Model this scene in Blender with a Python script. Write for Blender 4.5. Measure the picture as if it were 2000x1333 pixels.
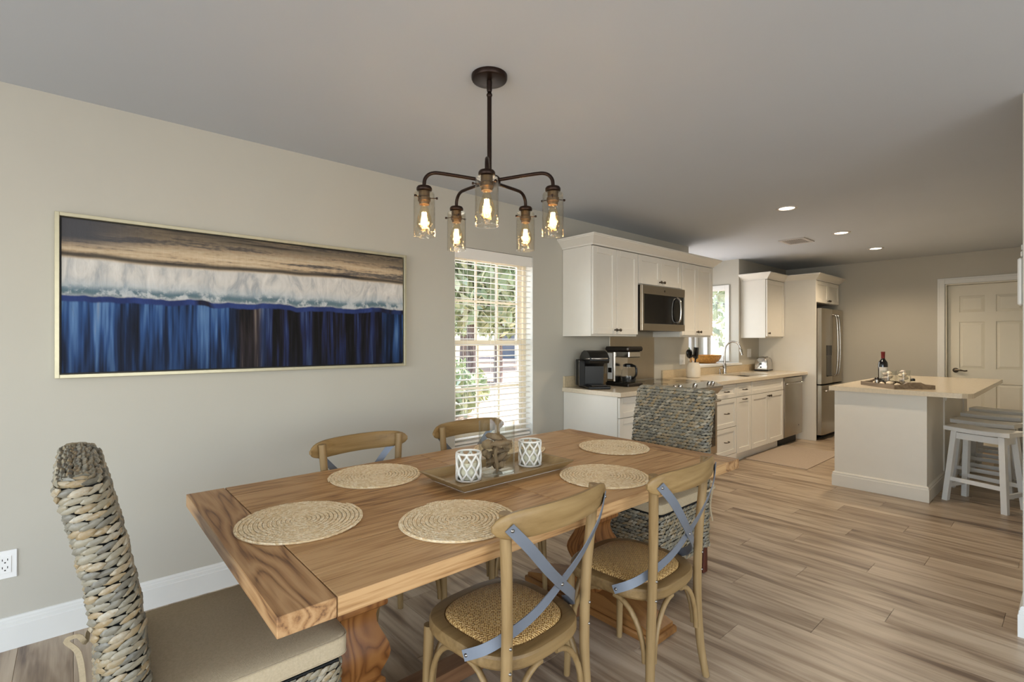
import bpy, bmesh, math, random
from mathutils import Vector, Matrix, Euler
from mathutils.bvhtree import BVHTree
PI = math.pi
R = math.radians
random.seed(7)
scene = bpy.context.scene
for o in list(bpy.data.objects):
    bpy.data.objects.remove(o)
C = scene.collection

# ------------------------------------------------------------------ camera
cam_d = bpy.data.cameras.new('camera')
cam_d.sensor_fit = 'HORIZONTAL'
cam_d.sensor_width = 36.0
cam_d.lens = 975.0 / 2000.0 * 36.0
cam_d.clip_start = 0.05
cam_d.clip_end = 300
cam = bpy.data.objects.new('camera', cam_d)
C.objects.link(cam)
cam.location = (3.05, 0.0, 1.328)
cam.rotation_euler = (R(90), 0, R(48.7046))
scene.camera = cam

# ------------------------------------------------------------------ world, sun, window light, exposure
vs = scene.view_settings
vs.view_transform = 'Standard'
vs.look = 'None'
vs.gamma = 1.0
vs.use_curve_mapping = False
vs.exposure = 0.0
world = bpy.data.worlds.new('world')
scene.world = world
world.use_nodes = True
wn = world.node_tree
for n in list(wn.nodes):
    wn.nodes.remove(n)
w_out = wn.nodes.new('ShaderNodeOutputWorld')
w_bg = wn.nodes.new('ShaderNodeBackground')
w_sky = wn.nodes.new('ShaderNodeTexSky')
w_sky.sky_type = 'NISHITA'
w_sky.sun_disc = False
w_sky.sun_elevation = R(52)
w_sky.sun_rotation = R(20)
w_bg.inputs['Strength'].default_value = 0.7
wn.links.new(w_sky.outputs[0], w_bg.inputs['Color'])
wn.links.new(w_bg.outputs[0], w_out.inputs['Surface'])

sun_d = bpy.data.lights.new('sun', 'SUN')
sun_d.energy = 14.0
sun_d.angle = R(1.0)
sun_d.color = (1.0, 0.95, 0.88)
sun = bpy.data.objects.new('sun', sun_d)
C.objects.link(sun)
sun.rotation_euler = Vector((-0.25, -0.75, -1.0)).to_track_quat('-Z', 'Y').to_euler()


def area(name, loc, direction, sx, sy, power, col):
    d = bpy.data.lights.new(name, 'AREA')
    d.shape = 'RECTANGLE'
    d.size = sx
    d.size_y = sy
    d.energy = power
    d.color = col
    o = bpy.data.objects.new(name, d)
    C.objects.link(o)
    o.location = loc
    o.rotation_euler = Vector(direction).to_track_quat('-Z', 'Y').to_euler()
    return o


# added area lamps as soft daylight fill; back and right openings are out of view
area('daylight_fill_back', (3.0, -3.42, 1.15), (0, 1, 0), 4.3, 2.0, 112, (0.95, 0.97, 1.0))
area('daylight_fill_right', (5.92, -0.2, 1.25), (-1, 0, 0), 4.4, 1.7, 92, (0.97, 0.98, 1.0))
area('daylight_dining_window', (-0.13, 2.515, 1.29), (1, 0, 0), 0.76, 1.4, 9, (0.95, 0.98, 1.0))
area('daylight_bay_window', (-0.55, 6.13, 1.6), (1, 0, 0), 1.0, 0.9, 11, (0.96, 0.98, 1.0))


# ------------------------------------------------------------------ helpers
def lin(r, g, b):
    def f(c):
        c /= 255.0
        return c / 12.92 if c <= 0.04045 else ((c + 0.055) / 1.055) ** 2.4
    return (f(r), f(g), f(b), 1.0)


class MB:
    """collects geometry; build() links it as one mesh object"""
    def __init__(s):
        s.v = []
        s.f = []

    def add(s, vs_, fs, M=None):
        o = len(s.v)
        if M is not None:
            vs_ = [M @ Vector(p) for p in vs_]
        s.v.extend([tuple(p) for p in vs_])
        s.f.extend([tuple(i + o for i in f) for f in fs])
        return s

    def box(s, x0, x1, y0, y1, z0, z1, c=0.0, M=None):
        if c <= 0:
            v = [(x, y, z) for x in (x0, x1) for y in (y0, y1) for z in (z0, z1)]
            f = [(0, 1, 3, 2), (4, 6, 7, 5), (0, 4, 5, 1), (2, 3, 7, 6), (0, 2, 6, 4), (1, 5, 7, 3)]
            return s.add(v, f, M)
        lo = (x0, y0, z0)
        hi = (x1, y1, z1)
        c = min(c, (x1 - x0) * .49, (y1 - y0) * .49, (z1 - z0) * .49)
        v = []
        idx = {}
        for sx in (0, 1):
            for sy in (0, 1):
                for sz in (0, 1):
                    sg = (sx, sy, sz)
                    for a in range(3):
                        p = []
                        for k in range(3):
                            e = hi[k] if sg[k] else lo[k]
                            if k != a:
                                e += -c if sg[k] else c
                            p.append(e)
                        idx[(sx, sy, sz, a)] = len(v)
                        v.append(tuple(p))
        f = []
        for a in range(3):
            b, d = (a + 1) % 3, (a + 2) % 3
            for sa in (0, 1):
                q = []
                for sb, sd in ((0, 0), (1, 0), (1, 1), (0, 1)):
                    sg = [0, 0, 0]
                    sg[a], sg[b], sg[d] = sa, sb, sd
                    q.append(idx[(sg[0], sg[1], sg[2], a)])
                f.append(tuple(q))
            # edges parallel to axis a
            for sb in (0, 1):
                for sd in (0, 1):
                    q = []
                    for sa, ax in ((0, b), (1, b), (1, d), (0, d)):
                        sg = [0, 0, 0]
                        sg[a], sg[b], sg[d] = sa, sb, sd
                        q.append(idx[(sg[0], sg[1], sg[2], ax)])
                    f.append(tuple(q))
        for sx in (0, 1):
            for sy in (0, 1):
                for sz in (0, 1):
                    f.append(tuple(idx[(sx, sy, sz, a)] for a in range(3)))
        return s.add(v, f, M)

    def rings(s, rings, caps=True, M=None, closed=False):
        n = len(rings[0])
        v = [p for r in rings for p in r]
        f = []
        m = len(rings)
        for i in range(m if closed else m - 1):
            j = (i + 1) % m
            for k in range(n):
                l = (k + 1) % n
                f.append((i * n + k, i * n + l, j * n + l, j * n + k))
        if caps and not closed:
            f.append(tuple(range(n - 1, -1, -1)))
            f.append(tuple((m - 1) * n + k for k in range(n)))
        return s.add(v, f, M)

    def tube(s, pts, r, n=8, caps=True, M=None, closed=False):
        pts = [Vector(p) for p in pts]
        m = len(pts)
        rr = r if isinstance(r, (list, tuple)) else [r] * m
        t0 = (pts[1] - pts[0]).normalized()
        up = Vector((0, 0, 1)) if abs(t0.z) < .9 else Vector((0, 1, 0))
        nrm = (up - t0 * up.dot(t0)).normalized()
        rings = []
        for i in range(m):
            if closed:
                t = (pts[(i + 1) % m] - pts[i - 1]).normalized()
            else:
                t = (pts[min(i + 1, m - 1)] - pts[max(i - 1, 0)]).normalized()
            nrm = (nrm - t * nrm.dot(t)).normalized()
            b = t.cross(nrm)
            rings.append([pts[i] + (nrm * math.cos(2 * PI * k / n) + b * math.sin(2 * PI * k / n)) * rr[i] for k in range(n)])
        return s.rings(rings, caps, M, closed)

    def lathe(s, prof, n=24, M=None, caps=True):
        rings = [[(r * math.cos(2 * PI * k / n), r * math.sin(2 * PI * k / n), z) for k in range(n)] for r, z in prof]
        return s.rings(rings, caps, M)

    def prism(s, poly, axis, a, b, M=None):
        """poly: 2d points in the plane normal to axis (0:x -> (y,z), 1:y -> (x,z), 2:z -> (x,y))"""
        def p3(p, t):
            if axis == 0:
                return (t, p[0], p[1])
            if axis == 1:
                return (p[0], t, p[1])
            return (p[0], p[1], t)
        return s.rings([[p3(p, a) for p in poly], [p3(p, b) for p in poly]], True, M)

    def ribbon(s, pts, nrms, w, t, M=None):
        pts = [Vector(p) for p in pts]
        rings = []
        m = len(pts)
        for i in range(m):
            tg = (pts[min(i + 1, m - 1)] - pts[max(i - 1, 0)]).normalized()
            nn = Vector(nrms[i])
            nn = (nn - tg * nn.dot(tg)).normalized()
            sd = tg.cross(nn)
            ww = w[i] if isinstance(w, (list, tuple)) else w
            rings.append([pts[i] + sd * a * ww / 2 + nn * b * t / 2 for a, b in ((-1, -1), (1, -1), (1, 1), (-1, 1))])
        return s.rings(rings, True, M)

    def mesh(s, name, smooth=0):
        me = bpy.data.meshes.new(name)
        me.from_pydata(s.v, [], s.f)
        bm = bmesh.new()
        bm.from_mesh(me)
        bmesh.ops.recalc_face_normals(bm, faces=bm.faces)
        bm.to_mesh(me)
        bm.free()
        if smooth:
            me.polygons.foreach_set('use_smooth', [True] * len(me.polygons))
            if smooth < 180:
                me.set_sharp_from_angle(angle=R(smooth))
        me.update()
        return me

    def build(s, name, mat=None, parent=None, smooth=0, loc=None, rot=None):
        me = s.mesh(name, smooth)
        if mat is not None:
            me.materials.append(mat)
        return link(name, me, parent, loc, rot)


def link(name, me, parent=None, loc=None, rot=None):
    o = bpy.data.objects.new(name, me)
    C.objects.link(o)
    if parent is not None:
        o.parent = parent
    if loc is not None:
        o.location = loc
    if rot is not None:
        o.rotation_euler = rot
    return o


def tag(o, label=None, cat=None, group=None, kind=None):
    if label:
        o['label'] = label
    if cat:
        o['category'] = cat
    if group:
        o['group'] = group
    if kind:
        o['kind'] = kind
    return o


def thing(name, label, cat, loc=(0, 0, 0), rz=0.0, group=None):
    o = link(name, None)
    o.empty_display_size = 0.05
    o.location = loc
    o.rotation_euler = (0, 0, rz)
    return tag(o, label, cat, group)


def struct(o):
    o['kind'] = 'structure'
    return o


def dup(o, parent=None):
    c = o.copy()
    C.objects.link(c)
    c.parent = parent
    for ch in list(o.children):
        dup(ch, c)
    return c


def place(o, loc, rz, label):
    o.location = loc
    o.rotation_euler = (0, 0, rz)
    o['label'] = label
    return o


def T(x=0, y=0, z=0):
    return Matrix.Translation((x, y, z))


def RX(a):
    return Matrix.Rotation(R(a), 4, 'X')


def RY(a):
    return Matrix.Rotation(R(a), 4, 'Y')


def RZ(a):
    return Matrix.Rotation(R(a), 4, 'Z')


def bvh(o):
    mw = Matrix.LocRotScale(o.location, o.rotation_euler, o.scale)
    vs_ = [mw @ v.co for v in o.data.vertices]
    return BVHTree.FromPolygons(vs_, [tuple(p.vertices) for p in o.data.polygons]), max(v.z for v in vs_)


def settle(o, z_top, z_min, trees, step=0.002):
    """let a loose piece sink from z_top until the next step down would touch something"""
    o.location.z = z_top
    while o.location.z - step > z_min:
        o.location.z -= step
        t = bvh(o)[0]
        if any(t.overlap(q) for q in trees):
            o.location.z += step
            break
    t, top = bvh(o)
    trees.append(t)
    return top


def catmull(pts, n=6):
    P = [Vector(p) for p in pts]
    out = []
    for i in range(len(P) - 1):
        p0 = P[max(i - 1, 0)]
        p1, p2 = P[i], P[i + 1]
        p3 = P[min(i + 2, len(P) - 1)]
        for k in range(n):
            t = k / n
            out.append(0.5 * ((2 * p1) + (p2 - p0) * t + (2 * p0 - 5 * p1 + 4 * p2 - p3) * t * t + (3 * p1 - p0 - 3 * p2 + p3) * t ** 3))
    out.append(P[-1])
    return out


def sweep(path, prof, M=None, mb=None):
    """mitred sweep of profile [(out, z)] along a 2d polyline; out is to the right of travel"""
    mb = mb or MB()
    n = len(path)
    rings = []
    for i in range(n):
        p = Vector(path[i])
        dirs = []
        if i > 0:
            dirs.append((Vector(path[i]) - Vector(path[i - 1])).normalized())
        if i < n - 1:
            dirs.append((Vector(path[i + 1]) - Vector(path[i])).normalized())
        ns = [Vector((d.y, -d.x)) for d in dirs]
        if len(ns) == 1:
            m = ns[0]
        else:
            m = (ns[0] + ns[1]).normalized()
            m = m / max(m.dot(ns[0]), .2)
        rings.append([(p.x + m.x * o, p.y + m.y * o, z) for o, z in prof])
    mb.rings(rings, True, M)
    return mb


# ------------------------------------------------------------------ materials
def new_mat(name):
    m = bpy.data.materials.new(name)
    m.use_nodes = True
    nt = m.node_tree
    b = nt.nodes['Principled BSDF']
    return m, nt, b


def nd(nt, typ, **kw):
    n = nt.nodes.new(typ)
    for k, v in kw.items():
        if k.startswith('_'):
            setattr(n, k[1:], v)
        else:
            key = k.replace('__', ' ')
            n.inputs[key].default_value = v
    return n


def ramp(nt, fac, stops, interp='LINEAR'):
    n = nt.nodes.new('ShaderNodeValToRGB')
    cr = n.color_ramp
    cr.interpolation = interp
    while len(cr.elements) > 1:
        cr.elements.remove(cr.elements[-1])
    cr.elements[0].position = stops[0][0]
    cr.elements[0].color = stops[0][1]
    for p, c in stops[1:]:
        e = cr.elements.new(p)
        e.color = c
    nt.links.new(fac, n.inputs['Fac'])
    return n.outputs['Color']


def mixc(nt, fac, a, b, mode='MIX'):
    n = nt.nodes.new('ShaderNodeMix')
    n.data_type = 'RGBA'
    n.blend_type = mode
    for sock, val in ((n.inputs[0], fac), (n.inputs[6], a), (n.inputs[7], b)):
        if isinstance(val, (int, float, tuple)):
            sock.default_value = val
        else:
            nt.links.new(val, sock)
    return n.outputs[2]


def math_(nt, op, a, b=None, c=None, clamp=False):
    n = nt.nodes.new('ShaderNodeMath')
    n.operation = op
    n.use_clamp = clamp
    for i, v in enumerate((a, b, c)):
        if v is None:
            continue
        if isinstance(v, (int, float)):
            n.inputs[i].default_value = v
        else:
            nt.links.new(v, n.inputs[i])
    return n.outputs[0]


def coords(nt, scale=(1, 1, 1), rnd=True, kind='Object', rot=(0, 0, 0)):
    tc = nt.nodes.new('ShaderNodeTexCoord')
    mp = nt.nodes.new('ShaderNodeMapping')
    mp.inputs['Scale'].default_value = scale
    mp.inputs['Rotation'].default_value = rot
    src = tc.outputs[kind]
    if rnd:
        oi = nt.nodes.new('ShaderNodeObjectInfo')
        ad = nt.nodes.new('ShaderNodeVectorMath')
        ad.operation = 'ADD'
        ml = nt.nodes.new('ShaderNodeVectorMath')
        ml.operation = 'SCALE'
        ml.inputs[0].default_value = (17.3, 31.7, 11.9)
        nt.links.new(oi.outputs['Random'], ml.inputs['Scale'])
        nt.links.new(src, ad.inputs[0])
        nt.links.new(ml.outputs[0], ad.inputs[1])
        src = ad.outputs[0]
    nt.links.new(src, mp.inputs['Vector'])
    return mp.outputs[0]


def noise(nt, vec, scale=5.0, detail=3.0, rough=0.5, dist=0.0):
    n = nd(nt, 'ShaderNodeTexNoise', Scale=scale, Detail=detail, Roughness=rough, Distortion=dist)
    if vec is not None:
        nt.links.new(vec, n.inputs['Vector'])
    return n.outputs['Fac']


def bump(nt, b, h, strength=0.2, dist=0.01):
    n = nd(nt, 'ShaderNodeBump', Strength=strength, Distance=dist)
    nt.links.new(h, n.inputs['Height'])
    nt.links.new(n.outputs[0], b.inputs['Normal'])


def plain(name, col, rough=0.5, metal=0.0, var=0.04, nscale=12.0, bmp=0.0, bscale=200.0, spec=0.5, coat=0.0):
    m, nt, b = new_mat(name)
    b.inputs['Roughness'].default_value = rough
    b.inputs['Metallic'].default_value = metal
    b.inputs['Specular IOR Level'].default_value = spec
    b.inputs['Coat Weight'].default_value = coat
    v = coords(nt, rnd=False)
    nz = noise(nt, v, nscale, 3)
    lo = tuple(max(0, c * (1 - var)) for c in col[:3]) + (1,)
    hi = tuple(min(1, c * (1 + var)) for c in col[:3]) + (1,)
    nt.links.new(ramp(nt, nz, [(0.3, lo), (0.7, hi)]), b.inputs['Base Color'])
    if bmp:
        bump(nt, b, noise(nt, v, bscale, 2), bmp, 0.002)
    return m


def wood(name, dark, mid, light, axis=0, grain=1.0, rough=0.45, cath=0.6, bmp=0.12, spec=0.4, rings=7.0, stops=(0.16, 0.36, 0.68)):
    """stained wood, grain running along local axis"""
    m, nt, b = new_mat(name)
    b.inputs['Roughness'].default_value = rough
    b.inputs['Specular IOR Level'].default_value = spec
    sc = [7.0 * grain] * 3
    sc[axis] = 0.9 * grain
    v = coords(nt, tuple(sc))
    base = noise(nt, v, 1.0, 2.0, 0.45, 0.3)
    k = math_(nt, 'PINGPONG', math_(nt, 'MULTIPLY', base, rings), 0.5)
    k = math_(nt, 'MULTIPLY', k, 2.0)
    sc2 = [90.0 * grain] * 3
    sc2[axis] = 3.0 * grain
    fine = noise(nt, coords(nt, tuple(sc2)), 1.0, 3.0, 0.6)
    sc3 = [2.0] * 3
    sc3[axis] = 0.5
    broad = noise(nt, coords(nt, tuple(sc3)), 1.0, 1.0)
    g = math_(nt, 'ADD', math_(nt, 'MULTIPLY', k, cath), math_(nt, 'MULTIPLY', fine, 1.0 - cath))
    g = math_(nt, 'ADD', math_(nt, 'MULTIPLY', g, 0.72), math_(nt, 'MULTIPLY', broad, 0.28))
    col = ramp(nt, g, [(stops[0], dark), (stops[1], mid), (stops[2], light)])
    nt.links.new(col, b.inputs['Base Color'])
    bump(nt, b, g, bmp, 0.002)
    return m


def thin_glass(name, tint=(1, 1, 1, 1), rough=0.02, bmp=0.0, bscale=60.0, refl=0.9):
    m = bpy.data.materials.new(name)
    m.use_nodes = True
    nt = m.node_tree
    for n in list(nt.nodes):
        nt.nodes.remove(n)
    out = nt.nodes.new('ShaderNodeOutputMaterial')
    tr = nd(nt, 'ShaderNodeBsdfTransparent', Color=tint)
    gl = nd(nt, 'ShaderNodeBsdfGlossy', Roughness=rough)
    lw = nd(nt, 'ShaderNodeLayerWeight', Blend=0.5)
    mx = nt.nodes.new('ShaderNodeMixShader')
    fac = math_(nt, 'POWER', lw.outputs['Facing'], 4.0)
    fac = math_(nt, 'ADD', math_(nt, 'MULTIPLY', fac, 0.6 * refl), 0.035 * refl, clamp=True)
    nt.links.new(fac, mx.inputs[0])
    nt.links.new(tr.outputs[0], mx.inputs[1])
    nt.links.new(gl.outputs[0], mx.inputs[2])
    nt.links.new(mx.outputs[0], out.inputs['Surface'])
    if bmp:
        v = coords(nt, rnd=False)
        bn = nd(nt, 'ShaderNodeBump', Strength=bmp, Distance=0.004)
        nt.links.new(noise(nt, v, bscale, 1), bn.inputs['Height'])
        nt.links.new(bn.outputs[0], gl.inputs['Normal'])
        nt.links.new(bn.outputs[0], lw.inputs['Normal'])
    return m


def emit(name, col, strength):
    m, nt, b = new_mat(name)
    b.inputs['Base Color'].default_value = col
    b.inputs['Emission Color'].default_value = col
    b.inputs['Emission Strength'].default_value = strength
    return m


M = {}
M['wall'] = plain('wall_paint', lin(188, 184, 172), 0.75, var=0.012, nscale=3, bmp=0.05, bscale=160)
M['ceiling'] = plain('ceiling_paint', lin(194, 199, 205), 0.85, var=0.01, nscale=2, bmp=0.05, bscale=120)
M['trim'] = plain('trim_white_paint', lin(224, 224, 219), 0.35, var=0.01)
M['cabinet'] = plain('cabinet_white_paint', lin(228, 224, 214), 0.38, var=0.01)
M['door_paint'] = plain('door_cream_paint', lin(226, 221, 205), 0.45, var=0.01)
M['stool'] = plain('stool_white_paint', lin(232, 233, 232), 0.4, var=0.02)
M['steel'] = plain('brushed_steel', lin(178, 170, 156), 0.28, 1.0, var=0.05, nscale=4)
M['steel_dark'] = plain('dark_steel', lin(70, 66, 62), 0.35, 0.9)
M['chrome'] = plain('satin_nickel', lin(196, 192, 186), 0.2, 1.0, var=0.02)
M['knob'] = plain('dark_nickel_knob', lin(92, 84, 74), 0.3, 0.9)
M['black_glass'] = plain('black_glass', lin(12, 12, 13), 0.06, var=0.0, coat=0.3)
M['black_plastic'] = plain('black_plastic', lin(11, 11, 12), 0.32, var=0.02)
M['black_matte'] = plain('black_matte', lin(18, 17, 16), 0.6)
M['counter'] = plain('quartz_counter', lin(214, 201, 178), 0.22, var=0.06, nscale=90)
M['splash'] = plain('stone_backsplash', lin(200, 182, 150), 0.35, var=0.09, nscale=60)
M['bronze'] = plain('oiled_bronze', lin(46, 33, 27), 0.38, 0.75, var=0.1)
M['socket'] = plain('aged_brass_socket', lin(96, 76, 46), 0.4, 0.8)
M['glass'] = thin_glass('clear_glass', (0.97, 0.98, 0.97, 1))
M['jar_glass'] = thin_glass('seeded_glass', (0.97, 0.955, 0.92, 1), 0.04, 0.6, 70, 1.3)
M['bulb_glass'] = thin_glass('bulb_glass', (1.0, 0.93, 0.78, 1), 0.02, refl=0.6)
M['filament'] = emit('glowing_filament', (1.0, 0.62, 0.25, 1), 60)
M['lamp_disc'] = emit('lit_lamp_disc', (1.0, 0.86, 0.66, 1), 9)
M['table'] = wood('table_oak', lin(130, 94, 60), lin(170, 130, 85), lin(194, 156, 110), 1, 1.5, rings=6, cath=0.18, bmp=0.25, stops=(0.36, 0.45, 0.58))
M['table_end'] = wood('table_oak_crossgrain', lin(112, 79, 53), lin(160, 120, 79), lin(184, 146, 103), 0, 1.4, rings=10, cath=0.42, bmp=0.25, stops=(0.28, 0.40, 0.58))
M['trestle'] = wood('trestle_wood', lin(84, 48, 20), lin(128, 80, 38), lin(150, 100, 52), 2, 0.9, rings=14, cath=0.7)
M['trestle_foot'] = wood('trestle_foot_wood', lin(86, 54, 26), lin(128, 86, 44), lin(152, 108, 60), 0, 0.8, rings=7, cath=0.4)
M['trestle_rail'] = wood('trestle_rail_wood', lin(70, 46, 30), lin(104, 70, 44), lin(128, 92, 62), 1, 0.8, rings=7, cath=0.4)
M['chair_wood'] = wood('weathered_chair_wood', lin(106, 83, 51), lin(136, 110, 71), lin(156, 130, 90), 2, cath=0.3)
M['rail_wood'] = wood('weathered_rail_wood', lin(104, 81, 48), lin(136, 109, 68), lin(156, 129, 86), 0, cath=0.35)
M['seat_wood'] = wood('seat_frame_wood', lin(92, 71, 42), lin(122, 97, 60), lin(146, 119, 78), 0, cath=0.3)
M['strap'] = plain('blue_grey_steel_strap', lin(118, 125, 136), 0.42, 0.35, var=0.05)
M['rivet'] = plain('rivet_steel', lin(150, 146, 140), 0.3, 1.0)
M['dark_wood'] = wood('dark_leg_wood', lin(40, 18, 12), lin(70, 32, 22), lin(92, 46, 32), 2)
M['tray'] = wood('tray_wood', lin(98, 80, 50), lin(138, 114, 74), lin(162, 138, 98), 1, cath=0.35)
M['grey_tray'] = wood('grey_weathered_wood', lin(70, 58, 46), lin(112, 96, 78), lin(146, 130, 110), 0, cath=0.3)
M['bark'] = wood('bark', lin(60, 50, 44), lin(110, 96, 90), lin(150, 136, 132), 2, 1.5, rough=0.9, bmp=0.6)
M['fabric'] = plain('linen_cushion', lin(184, 168, 140), 0.9, var=0.07, nscale=160, bmp=0.35, bscale=500, spec=0.1)
M['wax'] = plain('candle_wax', lin(238, 230, 206), 0.5)
M['ceramic'] = plain('white_ceramic', lin(236, 233, 224), 0.3, var=0.01)
M['crock'] = plain('cream_ceramic', lin(226, 217, 200), 0.3, var=0.01)
M['frame'] = plain('champagne_frame', lin(186, 180, 154), 0.35, 0.4, var=0.05, nscale=30)
M['frame_lip'] = plain('dark_frame_lip', lin(20, 17, 14), 0.5)
M['blind'] = plain('white_blind', lin(236, 232, 224), 0.45, var=0.01)
M['vinyl'] = plain('window_vinyl', lin(226, 214, 190), 0.4, var=0.01)
M['plate'] = plain('white_plastic_plate', lin(238, 238, 236), 0.35, var=0.0)
M['slot'] = plain('dark_slot', lin(34, 32, 30), 0.6)
M['rug'] = plain('woven_beige_rug', lin(178, 163, 147), 0.95, var=0.1, nscale=120, bmp=0.4, bscale=300, spec=0.05)
M['vent'] = plain('ceiling_vent_paint', lin(196, 192, 188), 0.5)
M['ground'] = plain('pine_straw_ground', lin(198, 168, 150), 0.95, var=0.25, nscale=0.8, spec=0.0)
M['siding'] = plain('blue_grey_siding', lin(110, 122, 142), 0.7)
M['roof'] = plain('grey_shingles', lin(120, 116, 120), 0.9, var=0.2, nscale=4)
M['wine'] = plain('dark_wine_glass', lin(12, 10, 14), 0.08, coat=0.5)
M['foil'] = plain('red_foil', lin(112, 28, 24), 0.35, 0.3)
M['label'] = plain('paper_label', lin(226, 222, 214), 0.7)
M['shell'] = plain('sea_shell', lin(232, 216, 190), 0.5, var=0.2, nscale=60)
M['shell_b'] = plain('sea_shell_mottled', lin(206, 192, 180), 0.5, var=0.45, nscale=70)
M['utensil_wood'] = wood('utensil_wood', lin(150, 104, 60), lin(196, 150, 98), lin(214, 174, 124), 2)
M['gold_bowl'] = plain('golden_carved_wood', lin(176, 126, 54), 0.45, 0.1, var=0.4, nscale=55, bmp=0.5, bscale=70)
M['leaf_small'] = plain('herb_leaf', lin(92, 132, 62), 0.6, var=0.25)

# floor planks: streaky pale vinyl wood, grain along x
m, nt, b = new_mat('floor_plank_vinyl')
v1 = coords(nt, (0.9, 7.5, 1.0))
n1 = noise(nt, v1, 1.6, 3.0, 0.55, 0.6)
n2 = noise(nt, coords(nt, (2.5, 60.0, 1.0)), 1.0, 3.0, 0.6)
n3 = noise(nt, coords(nt, (0.8, 2.0, 1.0)), 1.0, 1.0)
g = math_(nt, 'ADD', math_(nt, 'MULTIPLY', n1, 0.62), math_(nt, 'MULTIPLY', n2, 0.2))
g = math_(nt, 'ADD', g, math_(nt, 'MULTIPLY', n3, 0.18))
col = ramp(nt, g, [(0.35, lin(108, 89, 73)), (0.44, lin(152, 132, 110)), (0.54, lin(184, 166, 143)), (0.70, lin(203, 187, 165))])
nt.links.new(col, b.inputs['Base Color'])
b.inputs['Roughness'].default_value = 0.36
b.inputs['Specular IOR Level'].default_value = 0.45
bump(nt, b, g, 0.08, 0.002)
M['floor'] = m

# seat rattan: basket weave relief
m, nt, b = new_mat('woven_rattan')
v = coords(nt, (1, 1, 1), rnd=False, rot=(0, 0, R(45)))
wx = nd(nt, 'ShaderNodeTexWave', Scale=52.0, Distortion=1.2, Detail=1.0)
wx.bands_direction = 'X'
wy = nd(nt, 'ShaderNodeTexWave', Scale=52.0, Distortion=1.2, Detail=1.0)
wy.bands_direction = 'Y'
nt.links.new(v, wx.inputs['Vector'])
nt.links.new(v, wy.inputs['Vector'])
ck = nd(nt, 'ShaderNodeTexChecker', Scale=104.0)
nt.links.new(v, ck.inputs['Vector'])
wv = mixc(nt, ck.outputs['Fac'], wx.outputs['Color'], wy.outputs['Color'])
nz = noise(nt, coords(nt, (1, 1, 1), rnd=False), 60, 2)
h = math_(nt, 'ADD', math_(nt, 'MULTIPLY', wv, 0.75), math_(nt, 'MULTIPLY', nz, 0.35))
nt.links.new(ramp(nt, h, [(0.2, lin(128, 88, 40)), (0.45, lin(196, 150, 84)), (0.8, lin(226, 188, 122))]), b.inputs['Base Color'])
b.inputs['Roughness'].default_value = 0.5
bump(nt, b, h, 0.9, 0.004)
M['rattan'] = m


def strand_mat(name, stops, rough=0.55, fine=120.0):
    m, nt, b = new_mat(name)
    geo = nt.nodes.new('ShaderNodeNewGeometry')
    nz = noise(nt, coords(nt, rnd=False), fine, 3)
    f = math_(nt, 'ADD', math_(nt, 'MULTIPLY', geo.outputs['Random Per Island'], 0.7), math_(nt, 'MULTIPLY', nz, 0.3))
    nt.links.new(ramp(nt, f, stops), b.inputs['Base Color'])
    b.inputs['Roughness'].default_value = rough
    bump(nt, b, nz, 0.4, 0.003)
    return m


M['seagrass'] = strand_mat('seagrass_braid', [(0.12, lin(94, 91, 82)), (0.35, lin(124, 119, 104)), (0.55, lin(140, 132, 112)),
                                              (0.72, lin(142, 122, 88)), (0.85, lin(164, 156, 138)), (0.95, lin(122, 122, 117))], 0.42)
M['seagrass_core'] = plain('seagrass_core', lin(34, 34, 32), 0.8, var=0.2)
M['jute'] = strand_mat('jute_braid', [(0.15, lin(218, 193, 150)), (0.5, lin(234, 213, 174)), (0.85, lin(244, 229, 198))], 0.8, 200)
M['driftwood'] = strand_mat('driftwood', [(0.2, lin(92, 74, 54)), (0.5, lin(140, 116, 86)), (0.85, lin(168, 144, 112))], 0.8, 60)
M['foliage'] = strand_mat('sunlit_foliage', [(0.15, lin(126, 142, 104)), (0.5, lin(172, 186, 142)), (0.85, lin(214, 222, 190))], 0.7, 3)

# the abstract canvas: sky band, white band, blue waterline, dripping streaks
m, nt, b = new_mat('abstract_painting')
tc = nt.nodes.new('ShaderNodeTexCoord')
sp = nt.nodes.new('ShaderNodeSeparateXYZ')
nt.links.new(tc.outputs['Object'], sp.inputs[0])
U = math_(nt, 'DIVIDE', sp.outputs['Y'], 1.71)      # 0..1 left to right
V = math_(nt, 'DIVIDE', sp.outputs['Z'], 0.70)      # 0..1 bottom to top


def uv(su, sv, off=0.0):
    cb = nt.nodes.new('ShaderNodeCombineXYZ')
    nt.links.new(math_(nt, 'MULTIPLY', U, su), cb.inputs[0])
    nt.links.new(math_(nt, 'MULTIPLY', V, sv), cb.inputs[1])
    cb.inputs[2].default_value = off
    return cb.outputs[0]


def band(x, lo, hi, soft):
    a = nd(nt, 'ShaderNodeMapRange', From__Min=lo - soft, From__Max=lo + soft)
    a.interpolation_type = 'SMOOTHSTEP'
    c = nd(nt, 'ShaderNodeMapRange', From__Min=hi + soft, From__Max=hi - soft)
    c.interpolation_type = 'SMOOTHSTEP'
    nt.links.new(x, a.inputs[0])
    nt.links.new(x, c.inputs[0])
    return math_(nt, 'MULTIPLY', a.outputs[0], c.outputs[0])


# wobbling reference heights
Vw = math_(nt, 'ADD', V, math_(nt, 'MULTIPLY', math_(nt, 'SUBTRACT', noise(nt, uv(6, 0.2, 3), 1.0, 5), 0.5), 0.13))
Vs = math_(nt, 'ADD', V, math_(nt, 'MULTIPLY', math_(nt, 'SUBTRACT', noise(nt, uv(2.2, 0.2, 9), 1.0, 3), 0.5), 0.12))
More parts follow.
